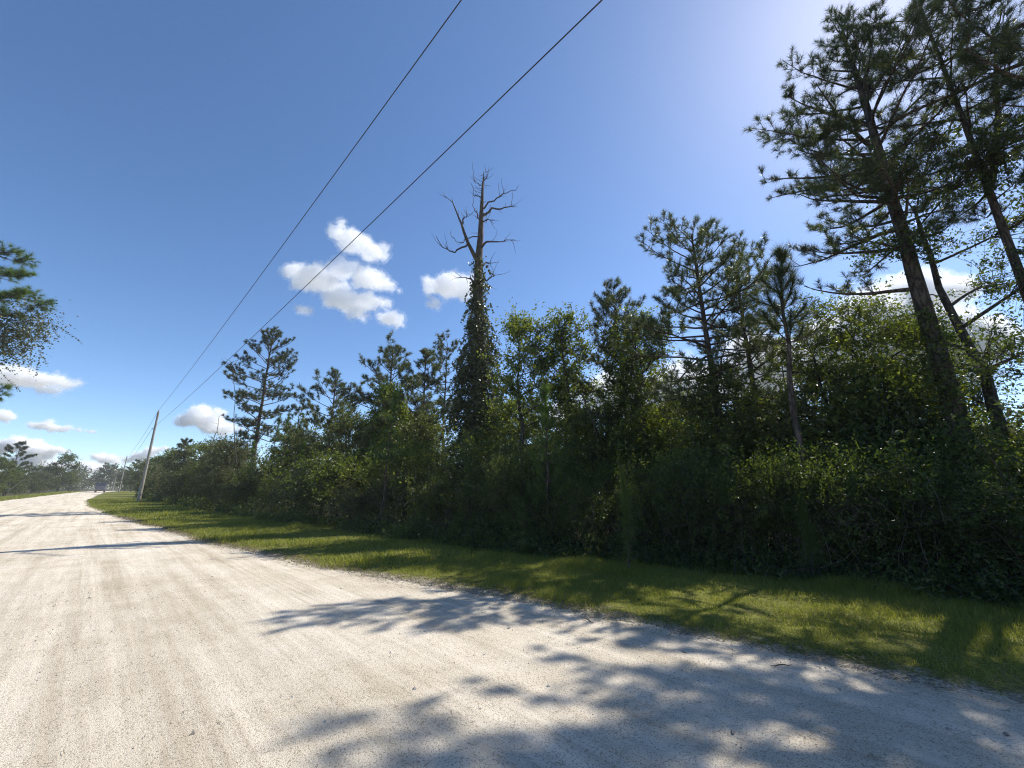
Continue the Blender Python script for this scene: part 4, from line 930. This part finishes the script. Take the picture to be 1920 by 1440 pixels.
bare('crooked_sapling', [(1128, 890, 0), (1124, 840, 0), (1112, 790, 0), (1098, 755, 0), (1092, 742, 0)], 13.6, .06, 'thin bent dark stem left of the dense pine', 354, 5, 'bark')

# ------------------------------------------------------------------ utility poles and wires
M['pole'] = bark('weathered_pole', (.17, .155, .13), (.36, .34, .30), (16, 16, .6), .25)
M['wire'] = plain('wire', (.035, .035, .037), .5, .4)
M['ins'] = plain('insulator', (.30, .29, .27), .3, .5)
M['steel'] = plain('galvanised', (.34, .35, .36), .45, .5, .7)
def pole(loc, H, label):
    e = empty('utility_pole', loc); tag(e, label, 'utility pole', 'utility poles along the verge')
    mb = MB(); z = np.linspace(-.4, H, 10); mb.tubes(np.stack([0 * z, 0 * z, z], 1), np.linspace(.19, .115, 10), 12)
    mb.add([(.115 * math.cos(a), .115 * math.sin(a), H) for a in np.arange(12) * math.pi / 6], [[0, i, i + 1] for i in range(1, 11)]); mb.build('post', M['pole'], e)
    mb = MB(); mb.tubes(np.array([(0, 0, H - .02), (0, 0, H + .1), (0, 0, H + .18), (0, 0, H + .28)]), np.array([.03, .07, .05, .035]), 8); mb.build('insulator', M['ins'], e)
    mb = MB(); mb.tubes(np.array([(-.10, -.10, H - 2.3), (-.16, -.16, H - 2.3), (-.22, -.22, H - 2.3)]), np.array([.03, .06, .045]), 8); mb.build('bracket', M['steel'], e)
    mb = MB(); mb.tubes(np.array([(-.135, -.135, z_) for z_ in (.1, 1.2, 2.2)]), np.full(3, .03), 6); mb.build('conduit', M['steel'], e)
    return e
def spot(s, n): x, y = sn(s, n); return (float(x), float(y), float(gz(x, y)))
PO = [spot(-40, 3.2), (gp(260, 53.5, 940)[0], 53.5, 0), (gp(222, 131, 925)[0], 131.0, float(gz(gp(222, 131)[0], 131)) - .3), (gp(212, 215, 918)[0], 215.0, float(gz(gp(212, 215)[0], 215)))]
PH = [12.6, 11.6, 11.2, 11.0]
labs = ['utility pole behind the viewer carrying the overhead wires', 'nearest weathered wooden utility pole standing on the grass verge',
        'second utility pole farther down the verge', 'third, most distant utility pole above the far scrub']
for p_, h_, l_ in zip(PO, PH, labs): pole(p_, h_, l_)
def wire(a, b, sag, r, label):
    t = np.linspace(0, 1, 60); a = np.array(a); b = np.array(b); P = a + (b - a) * t[:, None]; P[:, 2] -= sag * 4 * t * (1 - t)
    mb = MB(); mb.tubes(P, np.full(60, r), 6); tag(mb.build('power_line', M['wire']), label, 'power line', 'power lines between the poles')
for i in range(3):
    A = np.array(PO[i]); B = np.array(PO[i + 1]); r = (.013, .018, .024)[i]
    up = (np.array([0, 0, PH[i] + .28]), np.array([0, 0, PH[i + 1] + .28])); lo = (np.array([-.2, -.2, PH[i] - 2.3]), np.array([-.2, -.2, PH[i + 1] - 2.3]))
    if i == 0: lo = (np.array([1.0, .9, PH[0] - 2.3]), lo[1])
    n1 = ('overhead', 'farther', 'most distant')[i]
    wire(A + up[0], B + up[1], (.9, 1.1, 1.0)[i], r, 'upper %s wire, %s' % (n1, ('running from the nearest pole top over the viewer', 'between the nearest and second pole', 'between the second and third pole')[i]))
    wire(A + lo[0], B + lo[1], (.8, 1.2, 1.0)[i], r, 'lower %s wire, %s' % (n1, ('running from below the nearest pole top over the viewer', 'between the nearest and second pole', 'between the second and third pole')[i]))

# ------------------------------------------------------------------ the truck driving away at the end of the road, and its dust
def truck():
    x, y, _ = gp(188, 122, 918); z = float(road_z(x, y)); e = empty('truck', (x, y, z), R(45 - 3))      # local +Y points along the road
    tag(e, 'dark boxy truck driving away in its dust at the road end', 'truck')
    paint = plain('dusty_paint', (.11, .12, .17), .4, .5); box = plain('box_body', (.07, .075, .11), .5, .4); gl = plain('truck_glass', (.02, .025, .03), .1, .6); ty = plain('tyre', (.02, .02, .02), .9, .2); rl = plain('tail_light', (.35, .02, .02), .3, .5)
    ch = plain('chassis', (.04, .04, .045), .7, .3)
    def bx(nm, c, h, mat, par=e, bev=.05):
        mb = MB(); mb.box(c, h); o = mb.build(nm, mat, par); b = o.modifiers.new('bevel', 'BEVEL'); b.width = bev; b.segments = 2; return o
    bx('chassis', (0, .2, .62), (.85, 3.0, .12), ch); cargo = bx('cargo_box', (0, -.7, 1.75), (1.12, 2.0, 1.0), box)
    for sx in (-1, 1):
        d_ = bx('rear_door', (sx * .54, -2.72, 1.72), (.52, .025, .92), box, e, .01); bx('handle', (sx * .06, -2.76, 1.5), (.02, .02, .25), ch, d_, .005)
        bx('tail_light', (sx * .95, -2.74, .72), (.1, .03, .07), rl, e, .01); bx('mirror', (sx * 1.3, 2.35, 1.75), (.07, .05, .18), ch, e, .02)
    cab = bx('cab', (0, 2.05, 1.45), (1.0, .75, .78), paint, e, .12); bx('window', (0, 2.82, 1.75), (.85, .02, .3), gl, cab, .01); bx('hood', (0, 3.1, 1.0), (.92, .45, .32), paint, e, .1)
    bx('bumper', (0, -2.85, .5), (1.05, .06, .09), ch)
    for sx in (-1, 1):
        for wy in (2.5, -1.6):
            mb = MB(); q = np.array([(sx * (.78 + d), wy, .46) for d in (0, .03, .22, .25)]); mb.tubes(q, np.array([.36, .46, .46, .36]), 18); w_ = mb.build('wheel', ty, e)
            mb = MB(); mb.tubes(np.array([(sx * .9, wy, .46), (sx * 1.02, wy, .46), (sx * 1.025, wy, .46)]), np.array([.25, .25, .02]), 12); mb.build('rim', M['steel'], w_)
truck()
def dust():
    import bmesh
    x, y, _ = gp(186, 118, 918); bm = bmesh.new(); bmesh.ops.create_icosphere(bm, subdivisions=4, radius=1.0)
    for v in bm.verts:
        k = 1 + .35 * (float(vnoise(v.co.x * 2 + 7, v.co.y * 2 + v.co.z * 3, 61, .6)) - .5); v.co = Vector((v.co.x * 4.0 * k, v.co.y * 15 * k, (v.co.z * 1.2 + .6) * k))
    me_ = bpy.data.meshes.new('dust'); bm.to_mesh(me_); bm.free(); m, nt, out = newmat('road_dust'); v = nd(nt, 'ShaderNodeVolumeScatter')
    v.inputs['Color'].default_value = (.93, .90, .88, 1); v.inputs['Density'].default_value = .004; nt.links.new(v.outputs[0], out.inputs['Volume']); me_.materials.append(m)
    o = link('dust_cloud', me_, None, None, (x, y, float(road_z(x, y)))); o.rotation_euler.z = R(42); tag(o, 'thin pale dust hanging over the road behind the truck', 'dust', kind='stuff')
dust()

# ------------------------------------------------------------------ grass, litter and loose stone
def grass():
    rng = rg(400); mb = MB()
    for (s0, s1, num, wd_, hh) in ((-7, 8, 200000, .0066, .115), (8, 30, 85000, .017, .12), (30, 95, 36000, .04, .15)):
        s = rng.uniform(s0, s1, num); lo = np.interp(s, ss, er) - .12; hi = n_veg(s) + .9; u = rng.uniform(0, 1, num); n = lo + (hi - lo) * u
        x, y = sn(s, n); pat = vnoise(x, y, 41, .55); big = vnoise(x, y, 42, 1.9); edge = smooth(0, .8, n - lo + .5 * (vnoise(x, y, 43, .4) - .5))
        keep = rng.uniform(0, 1, num) < (.16 + .84 * edge) * (.35 + .65 * smooth(.2, .55, .5 * pat + .5 * big)); s, n, x, y, pat, big, edge = (v[keep] for v in (s, n, x, y, pat, big, edge))
        k = len(x); h = hh * rng.uniform(.45, 1.25, k) * (.35 + .6 * big + 1.5 * smooth(.6, .95, pat) * smooth(.4, .8, big)) * (.4 + .6 * edge); a = rng.uniform(0, 6.28, k); lean = rng.uniform(.15, .95, k) * h
        b = np.stack([x, y, gz(x, y) - .012], 1); sd = np.stack([-np.sin(a), np.cos(a), 0 * a], 1) * (wd_ * rng.uniform(.6, 1.3, k))[:, None] * .5
        aa = a + rng.normal(size=k) * .5; tip = b + np.stack([np.cos(aa) * lean, np.sin(aa) * lean, h], 1)
        mb.add(np.stack([b - sd, b + sd, tip], 1).reshape(-1, 3), np.arange(k * 3).reshape(-1, 3))
    num = 14000; s = rng.uniform(40, 200, num); n = np.interp(s, ss, el) + .2 - 4 * rng.uniform(0, 1, num); x, y = sn(s, n); h = rng.uniform(.1, .35, num); a = rng.uniform(0, 6.28, num)
    b = np.stack([x, y, gz(x, y) - .01], 1); sd = np.stack([-np.sin(a), np.cos(a), 0 * a], 1) * .035; tip = b + np.stack([np.cos(a) * h * .5, np.sin(a) * h * .5, h], 1)
    mb.add(np.stack([b - sd, b + sd, tip], 1).reshape(-1, 3), np.arange(num * 3).reshape(-1, 3))
    tag(mb.build('grass', M['grass']), 'short mown yellow-green grass covering the road verges', 'grass', kind='stuff')
grass()
def stones():
    rng = rg(410); mb = MB(); num = 26000
    r = 1.3 + 9 * rng.uniform(0, 1, num) ** 1.6; a = rng.uniform(-1.0, 1.0, num); x = r * np.sin(a); y = r * np.cos(a)
    s, n = to_sn(x, y); ok = (n < np.interp(s, ss, er) - .05) & (rng.uniform(0, 1, num) < .25 + 1.0 * smooth(.35, .7, vnoise(x, y, 51, .7))); x, y, r = x[ok], y[ok], r[ok]; k = len(x)
    base = np.array([[1, 0, 0], [0, 1, 0], [-1, 0, 0], [0, -1, 0], [0, 0, .8], [0, 0, -.8]]); tri = np.array([[0, 1, 4], [1, 2, 4], [2, 3, 4], [3, 0, 4], [1, 0, 5], [2, 1, 5], [3, 2, 5], [0, 3, 5]])
    sz = (.0028 + .0045 * rng.uniform(0, 1, k) ** 3 + .012 * (rng.uniform(0, 1, k) > .994)) * (1 + .05 * r); th = rng.uniform(0, 6.28, k); c, s_ = np.cos(th), np.sin(th)
    V = base[None] * (1 + .45 * rng.normal(size=(k, 6, 1)).clip(-1, 1)) * sz[:, None, None]; V = np.stack([V[..., 0] * c[:, None] - V[..., 1] * s_[:, None] * .75, V[..., 0] * s_[:, None] + V[..., 1] * c[:, None] * .75, V[..., 2] * .8], -1)
    V += np.stack([x, y, road_z(x, y) + sz * .3], 1)[:, None]
    mb.add(V.reshape(-1, 3), (tri[None] + 6 * np.arange(k)[:, None, None]).reshape(-1, 3))
    m, nt, out = newmat('loose_stone'); L = nt.links; geo = nd(nt, 'ShaderNodeNewGeometry'); rr = ramp(nt, geo.outputs['Random Per Island'], [(0, (.16, .14, .12)), (.25, (.33, .30, .26)), (1, (.62, .58, .51))])
    p = nd(nt, 'ShaderNodeBsdfPrincipled'); p.inputs['Roughness'].default_value = .9; L.new(rr.outputs['Color'], p.inputs['Base Color']); L.new(p.outputs[0], out.inputs['Surface'])
    tag(mb.build('gravel', m), 'loose small pale stones scattered over the limerock road', 'gravel', kind='stuff')
stones()
def litter():
    rng = rg(420); num = 12000; mb = MB(); s = -7 + 42 * rng.uniform(0, 1, num) ** 1.5; e_ = np.interp(s, ss, er); n = e_ + rng.normal(size=num) * .2 + .1; x, y = sn(s, n)
    a = rng.uniform(0, 6.28, num); l = rng.uniform(.02, .10, num); w_ = .004 + .0006 * np.maximum(s, 0); b = np.stack([x, y, np.maximum(road_z(x, y), gz(x, y)) + .02 + .02 * rng.uniform(0, 1, num)], 1)
    d = np.stack([np.cos(a), np.sin(a), rng.normal(size=num) * .15], 1) * l[:, None]; sd = np.stack([-np.sin(a), np.cos(a), 0 * a], 1) * w_[:, None]
    mb.add(np.stack([b - sd, b + sd, b + d], 1).reshape(-1, 3), np.arange(num * 3).reshape(-1, 3))
    num = 700; r = 1.6 + 8 * rng.uniform(0, 1, num); a0 = rng.uniform(-.8, .95, num); x = r * np.sin(a0); y = r * np.cos(a0); s, n = to_sn(x, y); ok = n < np.interp(s, ss, er); x, y = x[ok], y[ok]; num = len(x)
    a = rng.uniform(0, 6.28, num); l = rng.uniform(.02, .09, num); b = np.stack([x, y, road_z(x, y) + .012], 1); d = np.stack([np.cos(a), np.sin(a), 0 * a], 1) * l[:, None]; sd = np.stack([-np.sin(a), np.cos(a), 0 * a], 1) * .0025
    mb.add(np.stack([b - sd, b + sd, b + d], 1).reshape(-1, 3), np.arange(num * 3).reshape(-1, 3))
    m = foliage('dry_litter', [(.05, .038, .025), (.10, .075, .05), (.16, .12, .08), (.24, .19, .13)], .1, (1, 1, 1), .8, .2)
    tag(mb.build('leaf_litter', m), 'dry brown needles and twigs fringing the road edge', 'litter', kind='stuff')
litter()
# a few single twigs and lumps lying on the road
st_m = plain('twig', (.10, .075, .05), .9, .1)
for i, (px, py, L_, a, lab) in enumerate(((1465, 1246, .22, .1, 'short twig on the shaded road close to the verge'), (1640, 1425, .12, -.2, 'pale wood chip at the bottom right of the road'), (1100, 1160, .3, 2.0, 'thin twig on the road near the start of the tree shade'))):
    b_, u_ = ray(px, py); Yg = -CAMZ / u_; q = np.array([b_ * Yg, Yg, 0]); q[2] = float(road_z(q[0], q[1])) + .012; mb = MB(); t = np.linspace(-.5, .5, 6)
    mb.tubes(np.stack([q[0] + np.cos(a) * L_ * t, q[1] + np.sin(a) * L_ * t, q[2] + .006 * np.cos(t * 9)], 1), np.array([.003, .005, .0055, .005, .004, .002]), 6)
    tag(mb.build('twig', M['snag'] if i == 1 else st_m), lab, 'twig')

# ------------------------------------------------------------------ cumulus clouds, at their real height and distance
def cloud_material(name, dens):
    m, nt, out = newmat(name); L = nt.links
    v = nd(nt, 'ShaderNodeVolumeScatter'); v.inputs['Color'].default_value = (1, 1, 1, 1); v.inputs['Density'].default_value = dens; v.inputs['Anisotropy'].default_value = .2
    L.new(v.outputs[0], out.inputs['Volume']); return m
M['cloud'] = cloud_material('cloud_vapour', .009); M['cloud_rim'] = cloud_material('thin_cloud_vapour', .0018)
import bmesh
tx1 = bpy.data.textures.new('billow', 'CLOUDS'); tx1.noise_scale = 160; tx1.noise_depth = 3
tx2 = bpy.data.textures.new('wisp', 'CLOUDS'); tx2.noise_scale = 45; tx2.noise_depth = 4
def cloud(lobes, Y, label, k=1.0):
    """lobes: (px, py, radius px, vertical squash)"""
    sc = Y / 735.0; c0 = at(lobes[0][0], lobes[0][1], Y); bm = bmesh.new(); rng = rg(int(abs(c0[0]) + abs(c0[2])))
    from mathutils import Matrix
    for (px, py, r, sq) in lobes:
        for j in range(9):
            rr = r * sc * (.95 if j == 0 else rng.uniform(.25, .55)); off = np.zeros(3) if j == 0 else rng.normal(size=3) * r * sc * np.array([.62, .5, .45 * sq])
            q = at(px, py, Y) - c0 + off
            bmesh.ops.create_icosphere(bm, subdivisions=2, radius=rr, matrix=Matrix.Translation(q) @ Matrix.Diagonal((1, 1, sq, 1)))
    me_ = bpy.data.meshes.new('cloud'); bm.to_mesh(me_); bm.free(); me_.materials.append(M['cloud'])
    o = link('cloud', me_, None, None, tuple(c0)); tag(o, label, 'cloud', 'white cumulus clouds')
    rmax = max(l[2] for l in lobes) * sc
    r_ = o.modifiers.new('remesh', 'REMESH'); r_.mode = 'VOXEL'; r_.voxel_size = rmax / 24
    d = o.modifiers.new('billow', 'DISPLACE'); t1 = tx1.copy(); t1.noise_scale = rmax * .6; d.texture = t1; d.strength = rmax * .6; d.mid_level = .5; d.texture_coords = 'LOCAL'
    d = o.modifiers.new('wisp', 'DISPLACE'); t2 = tx2.copy(); t2.noise_scale = rmax * .2; d.texture = t2; d.strength = rmax * .36; d.mid_level = .5; d.texture_coords = 'LOCAL'
    d = o.modifiers.new('fray', 'DISPLACE'); t3 = tx2.copy(); t3.noise_scale = rmax * .07; d.texture = t3; d.strength = rmax * .11; d.mid_level = .5; d.texture_coords = 'LOCAL'
    c_ = o.modifiers.new('close', 'REMESH'); c_.mode = 'VOXEL'; c_.voxel_size = rmax / 26
    rim = link('rim', me_.copy(), None, o); rim.data.materials.clear(); rim.data.materials.append(M['cloud_rim'])
    for md in o.modifiers:
        n_ = rim.modifiers.new(md.name, md.type)
        for at_ in (('mode', 'voxel_size') if md.type == 'REMESH' else ('texture', 'strength', 'mid_level', 'texture_coords')): setattr(n_, at_, getattr(md, at_))
        if md.name == 'billow': n_.mid_level = .36; n_.strength = md.strength * 1.25
        if md.name == 'wisp': n_.strength = md.strength * 1.5; n_.mid_level = .45
    return o
cloud([(590, 520, 38, .72), (660, 452, 30, .75), (640, 560, 34, .62), (685, 520, 32, .62), (728, 596, 22, .62), (566, 580, 14, .5), (548, 508, 17, .7), (698, 472, 24, .65), (640, 506, 26, .6), (690, 566, 26, .62), (668, 582, 22, .55), (748, 608, 12, .5), (725, 536, 18, .6), (632, 436, 16, .8), (715, 478, 14, .6)], 3200, 'largest white cumulus cloud crossed by the lower wire')
cloud([(842, 535, 32, .85), (870, 540, 26, .9), (815, 568, 14, .8), (815, 530, 16, .6)], 3200, 'smaller white cumulus cloud behind the dead tree')
cloud([(375, 780, 24, .9), (395, 795, 24, .7), (422, 806, 16, .6), (360, 785, 14, .8)], 6500, 'puffy white cloud just right of the nearest pole top')
cloud([(40, 708, 34, .45), (85, 713, 28, .4), (120, 720, 14, .35), (0, 700, 26, .6), (85, 732, 14, .4)], 5200, 'long flat cloud behind the left pine branch')
cloud([(85, 797, 14, .5), (110, 803, 16, .35), (70, 797, 10, .5)], 9000, 'small flat cloud above the trees across the road')
cloud([(8, 779, 16, .6), (-15, 780, 14, .6)], 9000, 'small cloud cut by the left edge')
cloud([(30, 832, 20, .6), (62, 840, 24, .5), (88, 846, 16, .5), (0, 838, 18, .6), (55, 862, 22, .5)], 14000, 'low cloud bank behind the trees across the road')
cloud([(205, 860, 15, .45), (190, 856, 10, .5), (218, 866, 9, .4)], 14000, 'faint low cloud above the end of the road')
cloud([(172, 809, 6, .5), (178, 810, 4, .5)], 9000, 'tiny round cloud puff above the end of the road')
cloud([(110, 842, 9, .45), (122, 846, 8, .4)], 14000, 'small puff right of the low cloud bank')
cloud([(262, 855, 14, .5), (285, 845, 12, .5), (242, 862, 9, .45)], 13000, 'low cloud peeping out behind the nearest pole')
cloud([(150, 875, 24, .25), (90, 872, 24, .25), (180, 880, 20, .25)], 20000, 'thin pale cloud streak low over the far trees')
cloud([(1150, 740, 60, .6), (1290, 735, 70, .6), (1440, 690, 70, .7), (1590, 650, 90, .7), (1700, 560, 60, .7), (1780, 640, 80, .7)], 5200, 'bright white cloud bank showing through the trees on the right')

# ------------------------------------------------------------------ the dusty summer air
def haze():
    mb = MB(); mb.box((-140, 190, 12.5), (420, 400, 15.0)); m, nt, out = newmat('summer_haze'); v = nd(nt, 'ShaderNodeVolumePrincipled')
    v.inputs['Color'].default_value = (.86, .89, .94, 1); v.inputs['Density'].default_value = .0004; v.inputs['Anisotropy'].default_value = .2; nt.links.new(v.outputs[0], out.inputs['Volume'])
    tag(mb.build('haze', m), 'thin pale dusty air softening the far trees', 'haze', kind='stuff')
haze()
